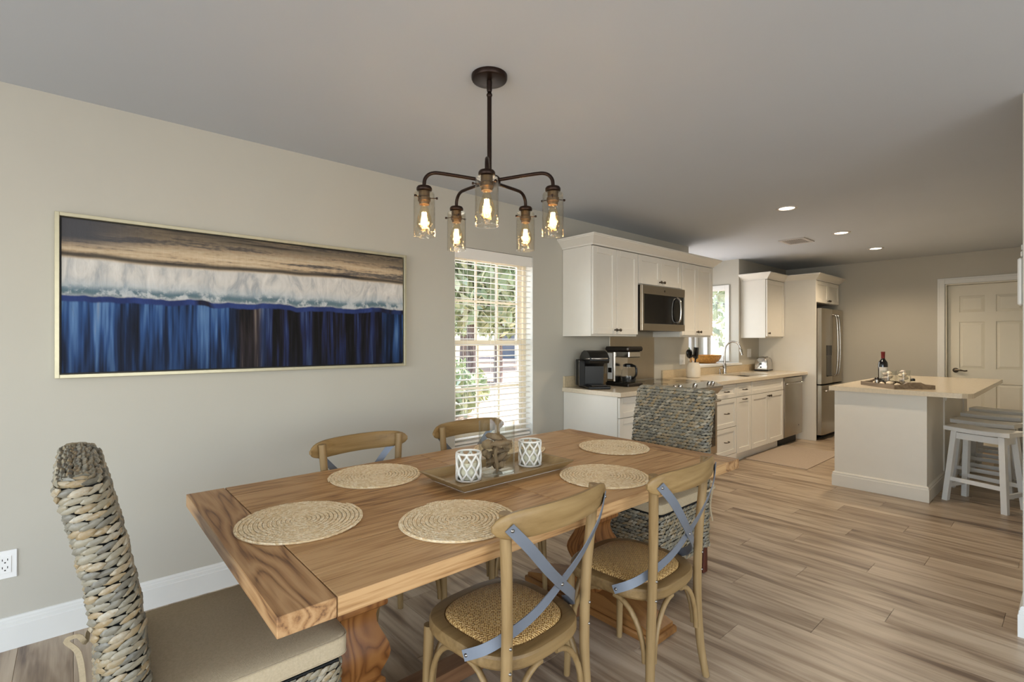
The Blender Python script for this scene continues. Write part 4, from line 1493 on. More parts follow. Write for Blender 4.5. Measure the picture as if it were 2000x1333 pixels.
# ---- base cabinets
BX = 0.61
b1 = thing('base_cabinet', 'white drawer base cabinet below the coffee machines', 'cabinet', (0, 3.29, 0))
MB().box(0.003, BX - 0.022, 0.0, 0.655, 0.10, 0.876, 0.001).build('body', M['cabinet'], b1)
MB().box(0.003, BX - 0.075, 0.0, 0.655, 0.0, 0.10).build('toe_kick', M['cabinet'], b1)
for z0, z1 in ((0.705, 0.868), (0.415, 0.699), (0.112, 0.409)):
    d = shaker('drawer', b1, BX, 0.006, 0.649, z0, z1, 0.045)
    pull(d, BX, 0.3275, (z0 + z1) / 2)
b2 = thing('base_cabinet', 'white three-drawer base cabinet right of the range', 'cabinet', (0, 4.872, 0))
MB().box(0.003, BX - 0.022, 0.0, 0.487, 0.06, 0.876, 0.001).build('body', M['cabinet'], b2)
MB().box(0.0, BX - 0.006, 0.0, 0.487, 0.0, 0.062).build('toe_kick', M['seat_wood'], b2)
MB().box(BX - 0.022, BX - 0.002, 0.0, 0.487, 0.064, 0.125, 0.001).build('base_rail', M['cabinet'], b2)
for z0, z1 in ((0.725, 0.868), (0.418, 0.719), (0.130, 0.412)):
    d = shaker('drawer', b2, BX, 0.006, 0.481, z0, z1, 0.045)
    pull(d, BX, 0.2435, (z0 + z1) / 2)
b3 = thing('base_cabinet', 'narrow white pull-out cabinet between the drawers and the sink cabinet', 'cabinet', (0, 5.36, 0))
MB().box(0.003, BX - 0.022, 0.0, 0.364, 0.10, 0.876, 0.001).build('body', M['cabinet'], b3)
MB().box(0.003, BX - 0.075, 0.0, 0.364, 0.0, 0.10).build('toe_kick', M['cabinet'], b3)
d = shaker('drawer', b3, BX, 0.005, 0.359, 0.725, 0.868, 0.045)
pull(d, BX, 0.182, 0.797)
d = shaker('door', b3, BX, 0.005, 0.359, 0.112, 0.719)
pull(d, BX, 0.182, 0.692)
b4 = thing('base_cabinet', 'white two-door sink base cabinet beside the dishwasher', 'cabinet', (0, 5.7245, 0))
bd = MB()
bd.box(0.003, BX - 0.022, 0.0, 0.018, 0.10, 0.876)
bd.box(0.003, BX - 0.022, 0.907, 0.925, 0.10, 0.876)
bd.box(0.003, BX - 0.022, 0.018, 0.907, 0.10, 0.118)
bd.box(BX - 0.04, BX - 0.022, 0.018, 0.907, 0.118, 0.876)
bd.build('body', M['cabinet'], b4)
MB().box(0.003, BX - 0.075, 0.0, 0.925, 0.0, 0.10).build('toe_kick', M['cabinet'], b4)
shaker('false_front', b4, BX, 0.006, 0.919, 0.725, 0.868, 0.045)
for y0, y1, ky in ((0.006, 0.460, 0.435), (0.465, 0.919, 0.49)):
    d = shaker('door', b4, BX, y0, y1, 0.112, 0.719)
    knob(d, BX, ky, 0.682)

# ---- dishwasher
dw = thing('dishwasher', 'stainless dishwasher under the counter by the tall white panel', 'dishwasher', (0, 6.655, 0))
MB().box(0.02, BX - 0.03, 0.003, 0.597, 0.10, 0.868).build('tub', M['steel_dark'], dw)
dp = MB()
rings = []
for z_, dx in ((0.112, -0.006), (0.125, 0.006), (0.3, 0.012), (0.6, 0.012), (0.80, 0.010), (0.862, 0.004)):
    rings.append([(BX - 0.03, 0.004, z_), (BX + dx, 0.006, z_), (BX + dx + 0.004, 0.3, z_), (BX + dx, 0.594, z_), (BX - 0.03, 0.596, z_)])
dp.rings(rings)
dd = dp.build('door', M['steel'], dw, 30)
MB().tube(catmull([(BX, 0.03, 0.79), (BX + 0.042, 0.045, 0.79), (BX + 0.048, 0.30, 0.79), (BX + 0.042, 0.555, 0.79), (BX, 0.57, 0.79)], 5), 0.010, 10).build('handle', M['chrome'], dd, 60)
MB().lathe([(0.0, 0.0), (0.010, 0.0), (0.010, 0.0015), (0.0, 0.0018)], 14, T(BX + 0.0125, 0.46, 0.235) @ RY(90)).build('badge', M['steel_dark'], dd)
MB().box(0.05, BX - 0.07, 0.003, 0.597, 0.0, 0.10).build('toe_panel', M['black_matte'], dw)

# ---- range
rg = thing('range', 'stainless slide-in range with black glass cooktop behind the woven chair', 'range', (0, 3.951, 0))
RW = 0.914
MB().box(0.03, 0.60, 0.003, RW - 0.003, 0.03, 0.90).build('body', M['steel_dark'], rg)
MB().box(0.02, 0.60, 0.0, RW, 0.90, 0.922, 0.002).build('cooktop', M['black_glass'], rg)
cp = MB()
cp.prism([(0.60, 0.80), (0.645, 0.80), (0.70, 0.868), (0.70, 0.885), (0.60, 0.924)], 1, 0.0, RW)
pnl = cp.build('control_panel', M['steel'], rg)
for yy in (0.10, 0.19, 0.46, 0.73, 0.80):
    q_ = Vector((0.36, 0, 0.93)).to_track_quat('Z', 'Y').to_matrix().to_4x4()
    MB().lathe([(0.0, 0.0), (0.021, 0.0), (0.020, 0.016), (0.016, 0.026), (0.0, 0.027)], 16, T(0.648, yy, 0.9045) @ q_).build('knob', M['chrome'], pnl, 40)
od = MB()
od.box(0.601, 0.642, 0.004, RW - 0.004, 0.20, 0.785, 0.004)
odo = od.build('oven_door', M['steel'], rg)
MB().box(0.642, 0.646, 0.09, RW - 0.05, 0.28, 0.66).build('oven_glass', M['black_glass'], odo)
MB().tube(catmull([(0.642, 0.04, 0.735), (0.69, 0.05, 0.738), (0.698, RW / 2, 0.738), (0.69, RW - 0.05, 0.738), (0.642, RW - 0.04, 0.735)], 4), 0.013, 10).build('handle', M['chrome'], odo, 60)
MB().box(0.601, 0.64, 0.004, RW - 0.004, 0.05, 0.192, 0.004).build('storage_drawer', M['steel'], rg)
MB().box(0.06, 0.56, 0.02, RW - 0.02, 0.0, 0.03).build('plinth', M['black_matte'], rg)
for j, (xx, yy, rr) in enumerate(((0.17, 0.22, 0.08), (0.17, 0.68, 0.07), (0.43, 0.22, 0.07), (0.43, 0.68, 0.10))):
    MB().tube([(xx + rr * math.cos(2 * PI * k / 40), yy + rr * math.sin(2 * PI * k / 40), 0.9222) for k in range(40)], 0.0009, 4, closed=True).build('burner_ring', M['steel_dark'], rg)
tag(MB().box(0.0005, 0.004, 3.952, 4.725, 0.925, 1.4245, 0.001).build('steel_splash_panel', M['steel']), 'brushed steel wall panel between the range and the microwave', 'panel')

# ---- counters and stone upstands
CTZ0, CTZ1 = 0.8765, 0.915
tag(MB().box(0.0, 0.637, 3.272, 3.948, CTZ0, CTZ1, 0.003).build('countertop', M['counter']), 'pale stone countertop under the coffee machines', 'countertop')
tag(MB().box(0.0, 0.02, 3.284, 3.948, CTZ1, 1.012, 0.002).build('backsplash', M['splash']), 'low tan stone backsplash behind the coffee machines', 'backsplash')
SX0, SX1, SY0, SY1 = 0.11, 0.50, 5.86, 6.56
ct = MB()
ct.box(0.0, SX0, 4.868, 7.40, CTZ0, CTZ1)
ct.box(SX1, 0.637, 4.868, 7.40, CTZ0, CTZ1, 0.003)
ct.box(SX0, SX1, 4.868, SY0, CTZ0, CTZ1)
ct.box(SX0, SX1, SY1, 7.40, CTZ0, CTZ1)
tag(ct.build('countertop', M['counter']), 'long pale stone countertop with the sink under the kitchen bay window', 'countertop')
tag(MB().box(0.0, 0.02, 4.868, 7.398, CTZ1, 1.004, 0.002).build('backsplash', M['splash']), 'low tan stone backsplash behind the sink', 'backsplash')
sk_ = MB()
q_ = [(SX0, SY0), (SX1, SY0), (SX1, SY1), (SX0, SY1)]
ins = lambda d_, z: [(SX0 + d_, SY0 + d_, z), (SX1 - d_, SY0 + d_, z), (SX1 - d_, SY1 - d_, z), (SX0 + d_, SY1 - d_, z)]
sk_.rings([ins(-0.0, CTZ0 - 0.001), ins(0.004, 0.74), ins(0.03, 0.70), ins(0.035, 0.696), ins(0.0, 0.692), ins(-0.004, 0.74), ins(-0.004, CTZ0 - 0.001)])
tag(sk_.build('kitchen_sink', M['steel']), 'stainless undermount sink in the countertop below the faucet', 'sink')
fa = thing('faucet', 'satin nickel gooseneck kitchen faucet arching over the sink', 'faucet', (0.07, 6.21, CTZ1))
MB().lathe([(0.0, 0.0), (0.028, 0.0), (0.028, 0.008), (0.022, 0.014), (0.021, 0.11), (0.015, 0.13), (0.0, 0.13)], 18).build('faucet_body', M['chrome'], fa, 40)
nk = catmull([(0, 0, 0.12), (0, 0, 0.27), (0.012, 0.004, 0.345), (0.055, 0.018, 0.395), (0.11, 0.036, 0.402), (0.155, 0.05, 0.372), (0.175, 0.057, 0.32)], 5)
MB().tube(nk, 0.0125, 12).build('spout', M['chrome'], fa, 60)
MB().lathe([(0.0, 0.0), (0.014, 0.0), (0.017, 0.02), (0.016, 0.075), (0.0, 0.08)], 14, T(0.181, 0.059, 0.30) @ RY(170) @ T(0, 0, -0.01)).build('spray_head', M['chrome'], fa, 40)
MB().tube([(0.0, -0.018, 0.075), (0.005, -0.05, 0.085), (0.012, -0.085, 0.105)], [0.010, 0.007, 0.006], 8).build('lever', M['chrome'], fa, 60)
sd_ = thing('soap_dispenser', 'small nickel soap pump beside the faucet', 'soap dispenser', (0.07, 6.08, CTZ1))
MB().lathe([(0.0, 0.0), (0.018, 0.0), (0.016, 0.012), (0.009, 0.016), (0.009, 0.06), (0.0, 0.06)], 12).build('pump_body', M['chrome'], sd_, 40)
MB().tube([(0, 0, 0.058), (0, 0, 0.072), (0.03, 0.0, 0.075), (0.05, 0, 0.066)], 0.006, 8).build('pump_spout', M['chrome'], sd_, 60)

# ---- right wall cabinet, fridge surround
uw = thing('upper_cabinet', 'single-door white wall cabinet right of the bay window, above the toaster', 'cabinet', (0, 6.82, 1.37))
MB().box(0.003, UX - 0.002, 0.0, 0.578, 0.0, 0.77, 0.001).build('body', M['cabinet'], uw)
d = shaker('door', uw, UX + 0.02, 0.005, 0.572, 0.018, 0.765)
knob(d, UX + 0.02, 0.035, 0.06)
PX = 0.735
pn = thing('fridge_panel', 'tall white side panel left of the refrigerator', 'panel', (0, 7.40, 0))
MB().box(0.0, PX, 0.0, 0.022, 0.0, 2.141, 0.0015).build('panel_board', M['cabinet'], pn)
of = thing('upper_cabinet', 'small white two-door cabinet above the refrigerator', 'cabinet', (0, 7.4225, 1.845))
MB().box(0.0, PX - 0.024, 0.0, 0.935, 0.0, 0.296, 0.001).build('body', M['cabinet'], of)
for y0, y1, ky in ((0.004, 0.466, 0.44), (0.471, 0.931, 0.497)):
    d = shaker('door', of, PX, y0, y1, 0.004, 0.292, 0.05)
    knob(d, PX, ky, 0.035)
cr = sweep([(0.001, 6.82), (UX + 0.02, 6.82), (UX + 0.02, 7.40), (PX + 0.001, 7.40), (PX + 0.001, 8.36), (0.001, 8.36)], CROWN)
tag(cr.build('crown_moulding', M['cabinet'], None, 25), 'white crown moulding stepping round the refrigerator surround', 'moulding')

# ---- refrigerator
rf_ = thing('refrigerator', 'stainless French-door refrigerator with dispenser at the end of the kitchen', 'refrigerator', (0, 7.44, 0))
MB().box(0.03, 0.72, 0.0, 0.905, 0.02, 1.775, 0.003).build('body', M['steel_dark'], rf_)
FX0, FX1 = 0.728, 0.800


def fdoor(name, y0, y1, z0, z1, bow=0.006):
    mb = MB()
    rings = []
    for k in range(9):
        q_ = k / 8
        yy = y0 + (y1 - y0) * q_
        e = 0.012 if k in (0, 8) else 0.0
        xx = FX1 - e + bow * math.sin(PI * q_)
        rings.append([(FX0, yy, z0), (xx - 0.004, yy, z0), (xx, yy, z0 + 0.004), (xx, yy, z1 - 0.004), (xx - 0.004, yy, z1), (FX0, yy, z1)])
    mb.rings(rings)
    return mb.build(name, M['steel'], rf_, 30)


fl = fdoor('left_door', 0.002, 0.45, 0.755, 1.765)
fr_ = fdoor('right_door', 0.455, 0.903, 0.755, 1.765)
fz = fdoor('freezer_drawer', 0.002, 0.903, 0.075, 0.735, 0.008)
for par, yy in ((fl, 0.405), (fr_, 0.50)):
    MB().tube(catmull([(FX1, yy, 0.85), (FX1 + 0.045, yy, 0.88), (FX1 + 0.062, yy, 1.05), (FX1 + 0.066, yy, 1.27), (FX1 + 0.060, yy, 1.50), (FX1 + 0.045, yy, 1.66), (FX1, yy, 1.69)], 5), 0.0125, 10).build('handle', M['chrome'], par, 60)
MB().tube(catmull([(FX1, 0.06, 0.66), (FX1 + 0.05, 0.08, 0.665), (FX1 + 0.062, 0.45, 0.668), (FX1 + 0.05, 0.82, 0.665), (FX1, 0.84, 0.66)], 5), 0.0125, 10).build('handle', M['chrome'], fz, 60)
ds = MB()
ds.box(FX1 + 0.001, FX1 + 0.012, 0.14, 0.34, 1.13, 1.27, 0.003)
dso = ds.build('dispenser_display', M['steel_dark'], fl)
MB().box(FX1 + 0.001, FX1 + 0.009, 0.14, 0.34, 0.85, 1.128, 0.003).build('dispenser_recess', M['knob'], fl)
MB().box(FX1 + 0.009, FX1 + 0.022, 0.15, 0.33, 0.85, 0.868, 0.002).build('drip_tray', M['steel_dark'], fl)
MB().box(0.62, 0.70, 0.01, 0.07, 1.775, 1.80, 0.004).build('hinge_cover', M['black_matte'], rf_)
MB().box(0.05, 0.72, 0.01, 0.895, 0.0, 0.07).build('base_grille', M['black_matte'], rf_)

# ================================================================== COUNTER THINGS
kg = thing('pod_coffee_machine', 'black single-serve pod coffee machine at the left end of the counter', 'coffee machine', (0.22, 3.448, CTZ1), R(58))
MB().box(-0.10, 0.10, -0.16, 0.15, 0.0, 0.028, 0.008).build('base', M['black_plastic'], kg)
bdy = MB()
side = [(0.15, 0.028), (0.155, 0.22), (0.14, 0.275), (0.09, 0.312), (0.02, 0.33), (-0.05, 0.328), (-0.11, 0.308), (-0.15, 0.272), (-0.155, 0.245), (-0.14, 0.222), (-0.03, 0.215), (-0.01, 0.19), (-0.005, 0.028)]
bdy.prism(side, 0, -0.085, 0.085)
bdy.build('housing', M['black_plastic'], kg, 30)
MB().prism([(0.12, 0.02), (0.12, 0.24), (0.085, 0.25), (-0.01, 0.235), (-0.01, 0.02)], 0, -0.135, -0.088).build('water_tank', M['black_matte'], kg)
for yy in (0.0, 0.10):
    MB().box(-0.1365, -0.1352, yy, yy + 0.008, 0.02, 0.24).build('tank_trim', M['chrome'], kg)
MB().tube(catmull([(-0.088, -0.02, 0.25), (-0.09, -0.13, 0.262), (0.0, -0.16, 0.262), (0.09, -0.13, 0.262), (0.088, -0.02, 0.25)], 5), 0.007, 8).build('handle', M['chrome'], kg, 60)
MB().box(-0.07, 0.07, -0.15, -0.02, 0.028, 0.036, 0.002).build('drip_tray', M['steel_dark'], kg)
cm = thing('drip_coffee_maker', 'stainless drip coffee maker with glass carafe and dark lid', 'coffee maker', (0.225, 3.842, CTZ1), R(84))
MB().box(-0.10, 0.10, -0.17, 0.11, 0.0, 0.03, 0.006).build('base', M['steel_dark'], cm)
MB().box(-0.095, 0.095, 0.0, 0.11, 0.03, 0.32, 0.01).build('column', M['chrome'], cm)
MB().box(-0.105, 0.105, -0.17, 0.115, 0.32, 0.362, 0.012).build('lid', M['steel_dark'], cm)
MB().box(-0.08, 0.08, -0.16, -0.001, 0.262, 0.32, 0.008).build('filter_housing', M['chrome'], cm)
pnl = MB().box(-0.0965, -0.0952, 0.025, 0.085, 0.06, 0.30).build('side_panel', M['plate'], cm)
MB().box(-0.098, -0.0967, 0.033, 0.077, 0.12, 0.165).build('display', M['black_glass'], pnl)
ca = MB().lathe([(0.055, 0.031), (0.068, 0.04), (0.072, 0.09), (0.062, 0.14), (0.045, 0.165), (0.047, 0.18)], 24, T(0, -0.085, 0)).build('carafe', M['glass'], cm, 50)
MB().lathe([(0.0, 0.178), (0.05, 0.178), (0.05, 0.195), (0.03, 0.205), (0.0, 0.205)], 20, T(0, -0.085, 0)).build('carafe_lid', M['black_plastic'], ca, 40)
MB().lathe([(0.0, 0.036), (0.060, 0.038), (0.067, 0.06), (0.067, 0.085), (0.0, 0.086)], 20, T(0, -0.085, 0)).build('coffee', M['black_matte'], ca, 40)
MB().tube(catmull([(-0.02, -0.14, 0.185), (-0.03, -0.195, 0.18), (-0.03, -0.20, 0.11), (-0.02, -0.15, 0.07)], 4), 0.010, 8).build('carafe_handle', M['black_plastic'], ca, 60)

ck_ = MB()
ck_.lathe([(0.068, 0.0), (0.076, 0.006), (0.080, 0.08), (0.076, 0.13), (0.062, 0.158), (0.060, 0.168), (0.063, 0.172), (0.057, 0.172), (0.055, 0.16), (0.07, 0.12), (0.072, 0.012), (0.001, 0.010)], 32)
KX, KY = 0.155, 5.275
tag(ck_.build('utensil_crock', M['crock'], None, 40, (KX, KY, CTZ1)), 'cream ceramic crock holding cooking utensils beside the range', 'crock')


def utensil(name, lab, dx, dy, lean, az, headf, hm, handle_m):
    t = thing(name, lab, 'utensil', (KX + dx, KY + dy, CTZ1 + 0.013), 0, 'cooking utensils in the crock')
    Mx = RZ(az) @ RY(lean)
    MB().tube([(0, 0, 0.0), (0, 0, 0.215)], 0.007, 8, M=Mx).build('handle', handle_m, t, 60)
    mb = MB()
    headf(mb, Mx @ T(0, 0, 0.205))
    mb.build('head', hm, t, 50)


def spoon_head(mb, Mx):
    mb.rings([[(0.046 * w * math.cos(2 * PI * k / 14), 0.046 * w * math.sin(2 * PI * k / 14) * 0.45, z * 1.15) for k in range(14)] for z, w in ((0.0, 0.2), (0.015, 0.55), (0.035, 0.9), (0.06, 1.0), (0.08, 0.8), (0.092, 0.35))], M=Mx)


def spatula_head(mb, Mx):
    mb.box(-0.034, 0.034, -0.005, 0.005, 0.0, 0.125, 0.003, Mx)


def ladle_head(mb, Mx):
    mb.lathe([(0.001, 0.0), (0.02, 0.003), (0.036, 0.02), (0.04, 0.04), (0.036, 0.04), (0.018, 0.01), (0.001, 0.006)], 16, Mx @ T(0.02, 0, 0.0))


utensil('serving_spoon', 'black spoon leaning left in the cream crock', -0.008, -0.006, 10, -105, spoon_head, M['black_plastic'], M['utensil_wood'])
utensil('spatula', 'black spatula standing upright in the cream crock', 0.004, 0.018, 5, 70, spatula_head, M['black_plastic'], M['black_plastic'])
utensil('ladle', 'black ladle at the back of the cream crock', -0.020, 0.016, 7, 150, ladle_head, M['black_plastic'], M['utensil_wood'])
utensil('slotted_turner', 'black turner leaning right in the cream crock', 0.016, -0.012, 9, -35, spatula_head, M['black_plastic'], M['black_plastic'])
hb = thing('potted_herb', 'small green herb plant on the sill behind the crock', 'plant', (-0.14, 5.60, BZ))
MB().lathe([(0.035, 0.0), (0.04, 0.003), (0.05, 0.08), (0.046, 0.08), (0.044, 0.07), (0.001, 0.07)], 20).build('pot', M['ceramic'], hb, 40)
fo = foliage(110, 0.075, 0.075, 0.085, 31, 0.018).build('leaves', M['leaf_small'], hb, loc=(0, 0, 0.17))
fo['kind'] = 'stuff'
for k in range(5):
    a = k * 1.25
    MB().tube([(0, 0, 0.06), (0.03 * math.cos(a), 0.03 * math.sin(a), 0.17)], 0.002, 5).build('stem', M['leaf_small'], hb)
bw = MB()
bw.rings([[(0.165 * w * math.cos(2 * PI * k / 36), 0.30 * w * math.sin(2 * PI * k / 36), z) for k in range(36)] for w, z in ((0.60, 0.0), (0.78, 0.02), (0.93, 0.06), (1.0, 0.105), (0.96, 0.105), (0.88, 0.06), (0.72, 0.028), (0.1, 0.022))])
tag(bw.build('wooden_bowl', M['gold_bowl'], None, 40, (-0.24, 6.32, BZ)), 'long golden carved wooden bowl on the bay window sill', 'bowl')
ts = thing('toaster', 'chrome two-slot toaster in the counter corner by the tall panel', 'toaster', (0.15, 7.19, CTZ1), R(8))
MB().box(-0.088, 0.088, -0.135, 0.135, 0.0, 0.022, 0.006).build('base', M['black_plastic'], ts)
tsb = MB()
pr_ = [(-0.086, 0.022), (0.086, 0.022), (0.088, 0.10), (0.080, 0.155), (0.060, 0.182), (0.03, 0.190), (-0.03, 0.190), (-0.060, 0.182), (-0.080, 0.155), (-0.088, 0.10)]
tsb.rings([[(x_ * w, yy, 0.022 + (z_ - 0.022) * w) for x_, z_ in pr_] for yy, w in ((-0.135, 0.86), (-0.128, 0.95), (-0.11, 1.0), (0.11, 1.0), (0.128, 0.95), (0.135, 0.86))])
tsb.build('shell', M['chrome'], ts, 40)
for xx in (-0.035, 0.015):
    MB().box(xx, xx + 0.022, -0.10, 0.10, 0.186, 0.192).build('bread_slot', M['slot'], ts)
MB().box(-0.015, 0.015, -0.152, -0.130, 0.09, 0.105, 0.003).build('lever', M['black_plastic'], ts)
MB().lathe([(0.0, 0.0), (0.012, 0.0), (0.011, 0.012), (0.0, 0.013)], 12, T(0.0, -0.134, 0.055) @ RX(90)).build('dial', M['black_plastic'], ts, 40)
for y_, z_, lb in ((5.248, 1.055, 'white outlet plate on the wall behind the cream crock'), (7.02, 1.10, 'white outlet plate on the wall left of the toaster')):
    op = thing('electrical_outlet', lb, 'outlet', (0, y_, z_))
    MB().box(0, 0.006, 0, 0.118, 0, 0.118, 0.002).build('cover_plate', M['plate'], op)
    for q_ in (0.02, 0.066):
        MB().box(0.004, 0.008, q_, q_ + 0.033, 0.025, 0.093, 0.001).build('socket_insert', M['plate'], op)

rgm = MB()
rgm.box(0.545, 1.195, 5.672, 6.80, 0.0, 0.010, 0.003)
tag(rgm.build('kitchen_mat', M['rug']), 'beige woven kitchen mat on the floor before the sink', 'rug')

# ================================================================== ISLAND
il = thing('kitchen_island', 'white kitchen island with panelled end and tall baseboard', 'island', (0, 0, 0))
IX0, IX1, IY0, IY1 = 1.552, 2.217, 5.277, 7.48
MB().box(IX0 + 0.022, IX1, IY0, IY1, 0.0, 0.8765, 0.001).build('body', M['cabinet'], il)
tr_ = MB()
tr_.box(IX0 + 0.0, IX0 + 0.022, IY0 + 0.004, IY0 + 0.02, 0.0, 0.8765)
tr_.build('corner_stile', M['cabinet'], il)
for k in range(4):
    y0 = IY0 + 0.022 + k * 0.545
    fd = MB()
    for z0, z1, nm in ((0.705, 0.868, 'drawer'), (0.13, 0.699, 'door')):
        d = MB()
        r_ = 0.045
        xf, xb = IX0, IX0 + 0.02
        a, e = y0, y0 + 0.539
        d.box(xf, xb, a, a + r_, z0, z1, 0.0015).box(xf, xb, e - r_, e, z0, z1, 0.0015)
        d.box(xf, xb, a + r_, e - r_, z0, z0 + r_, 0.0015).box(xf, xb, a + r_, e - r_, z1 - r_, z1, 0.0015)
        d.box(xf + 0.009, xb, a + r_, e - r_, z0 + r_, z1 - r_)
        o = d.build(nm, M['cabinet'], il)
sweep([(IX0, IY1), (IX0, IY0), (IX1, IY0), (IX1, IY1)][::-1], [(0, 0), (-0.017, 0), (-0.017, 0.10), (-0.013, 0.106), (-0.013, 0.120), (-0.006, 0.128), (0, 0.13)]).build('baseboard', M['cabinet'], il, 25)
for yy in (6.05, 7.2):
    MB().box(IX1 - 0.001, IX1 + 0.012, yy - 0.04, yy + 0.04, 0.13, 0.876, 0.002).build('pilaster', M['cabinet'], il)
    bk_ = MB().prism([(IX1 + 0.012, 0.8765), (IX1 + 0.15, 0.8765), (IX1 + 0.15, 0.862), (IX1 + 0.03, 0.85), (IX1 + 0.022, 0.78), (IX1 + 0.012, 0.775)], 1, yy - 0.02, yy + 0.02)
    bk_.build('bracket', M['cabinet'], il)
poly = [(1.525, 5.215), (2.40, 5.215), (2.44, 5.222), (2.472, 5.242), (2.492, 5.275), (2.50, 5.315), (2.50, 7.50), (1.525, 7.50)]
tag(MB().prism(poly, 2, CTZ0 + 0.0003, CTZ1).build('island_countertop', M['counter']), 'pale stone countertop with rounded corner on the kitchen island', 'countertop')

it = thing('decor_tray', 'weathered wooden tray with raised ends on the kitchen island', 'tray', (1.957, 5.557, CTZ1), R(-45.5))
MB().box(-0.225, 0.225, -0.165, 0.165, 0.0, 0.010, 0.001).build('tray_base', M['grey_tray'], it)
for sy in (-1, 1):
    MB().box(-0.228, 0.228, sy * 0.163 - 0.006, sy * 0.163 + 0.006, 0.0, 0.034, 0.002).build('tray_side', M['grey_tray'], it)
for sx in (-1, 1):
    e = MB()
    e.prism([(-0.157, 0.0), (0.157, 0.0), (0.157, 0.034), (0.09, 0.040), (0.05, 0.058), (-0.05, 0.058), (-0.09, 0.040), (-0.157, 0.034)], 0, sx * 0.222 - 0.006, sx * 0.222 + 0.006)
    e.build('tray_end', M['grey_tray'], it)
IZ = CTZ1 + 0.0102
wbt = thing('wine_bottle', 'dark wine bottle with red foil neck on the island tray', 'bottle', (1.835, 5.675, IZ))
MB().lathe([(0.030, 0.0), (0.0375, 0.004), (0.0378, 0.185), (0.034, 0.208), (0.020, 0.228), (0.0148, 0.242), (0.0145, 0.262)], 28).build('glass_body', M['wine'], wbt, 40)
MB().lathe([(0.0152, 0.240), (0.0156, 0.285), (0.0166, 0.288), (0.0166, 0.303), (0.001, 0.304)], 20).build('foil', M['foil'], wbt, 40)
lbm = MB()
lbm.rings([[(0.0382 * math.cos(a), 0.0382 * math.sin(a), z) for a in [R(-125 + 170 * k / 16) for k in range(17)]] + [(0.0376 * math.cos(a), 0.0376 * math.sin(a), z) for a in [R(45 - 170 * k / 16) for k in range(17)]] for z in (0.055, 0.16)])
lbm.build('paper_label', M['label'], wbt, 40)


def shell_jar(x, y, r, h, lab, n, seed):
    jr = MB().lathe([(r * .94, 0.0), (r, 0.003), (r, h), (r - 0.002, h), (r - 0.002, 0.005), (0.001, 0.005)], 28)
    jo = tag(jr.build('glass_jar', M['glass'], None, 40, (x, y, IZ)), lab, 'jar')
    trees = [bvh(jo)[0]]
    rn = random.Random(seed)
    rs = r * 0.45
    for k in range(n):
        lev = k // 3
        a = k * 2 * PI / 3 + lev * 1.05
        sh_ = scallop(rs * rn.uniform(0.92, 1.05), rn)
        dd_ = max(0.0, r - 0.005 - rs * 1.14)
        o = link('sea_shell', sh_, None, (x + dd_ * math.cos(a), y + dd_ * math.sin(a), 0), (rn.uniform(-.35, .35), rn.uniform(-.35, .35), rn.uniform(0, 6)))
        if settle(o, IZ + 0.25, IZ, trees) > IZ + h + 0.006:
            trees.pop()
            bpy.data.objects.remove(o)
            continue
        tag(o, 'mottled sea shell inside the glass jar ' + lab.split('of shells ')[1], 'shell', 'shells in the ' + ('left' if seed == 3 else 'right') + ' jar')


def scallop(r, rn):
    mb = MB()
    rings = []
    for i, (q_, w) in enumerate(((-0.75, 0.12), (-0.6, 0.5), (-0.25, 0.9), (0.15, 1.0), (0.5, 0.7), (0.75, 0.12))):
        rings.append([(r * w * math.cos(2 * PI * k / 16) * (1 + .07 * (k % 2)), r * w * math.sin(2 * PI * k / 16) * (1 + .07 * (k % 2)) * 0.85, r * q_) for k in range(16)])
    mb.rings(rings)
    me = mb.mesh('sea_shell', 40)
    me.materials.append(M['shell_b'] if rn.random() < .6 else M['shell'])
    return me


shell_jar(1.892, 5.585, 0.058, 0.13, 'glass jar of shells next to the wine bottle on the island tray', 12, 3)
shell_jar(2.005, 5.585, 0.052, 0.14, 'glass jar of shells on the right half of the island tray', 12, 4)
rn = random.Random(9)
for x_, y_, r_, lb in ((1.925, 5.475, 0.030, 'large round cream shell lying in front of the jars on the island tray'),
                       (1.862, 5.512, 0.022, 'small tan shell lying beside the silver shaker on the island tray'),
                       (1.785, 5.635, 0.02, 'small pale shell at the left end of the island tray'),
                       (1.985, 5.455, 0.021, 'orange-brown shell at the near corner of the island tray'),
                       (2.115, 5.52, 0.019, 'white shell lying alone at the right end of the island tray')):
    me = scallop(r_, rn)
    me.materials.clear()
    me.materials.append(M['shell'])
    tag(link('sea_shell', me, None, (x_, y_, IZ + r_ * 0.757), (0, 0, rn.uniform(0, 6))), lb, 'shell', 'loose shells on the island tray')
for x_, y_, mt, lb in ((1.81, 5.578, M['chrome'], 'silver shaker in front of the wine bottle'), (2.06, 5.64, M['black_plastic'], 'dark-topped glass shaker right of the shell jars')):
    t = thing('shaker', lb, 'shaker', (x_, y_, IZ))
    MB().lathe([(0.017, 0.0), (0.019, 0.002), (0.018, 0.045), (0.001, 0.046)], 16).build('shaker_body', M['glass'] if mt is M['black_plastic'] else mt, t, 40)
    MB().lathe([(0.0185, 0.045), (0.0185, 0.062), (0.012, 0.068), (0.001, 0.069)], 16).build('shaker_cap', mt if mt is M['black_plastic'] else M['steel_dark'], t, 40)

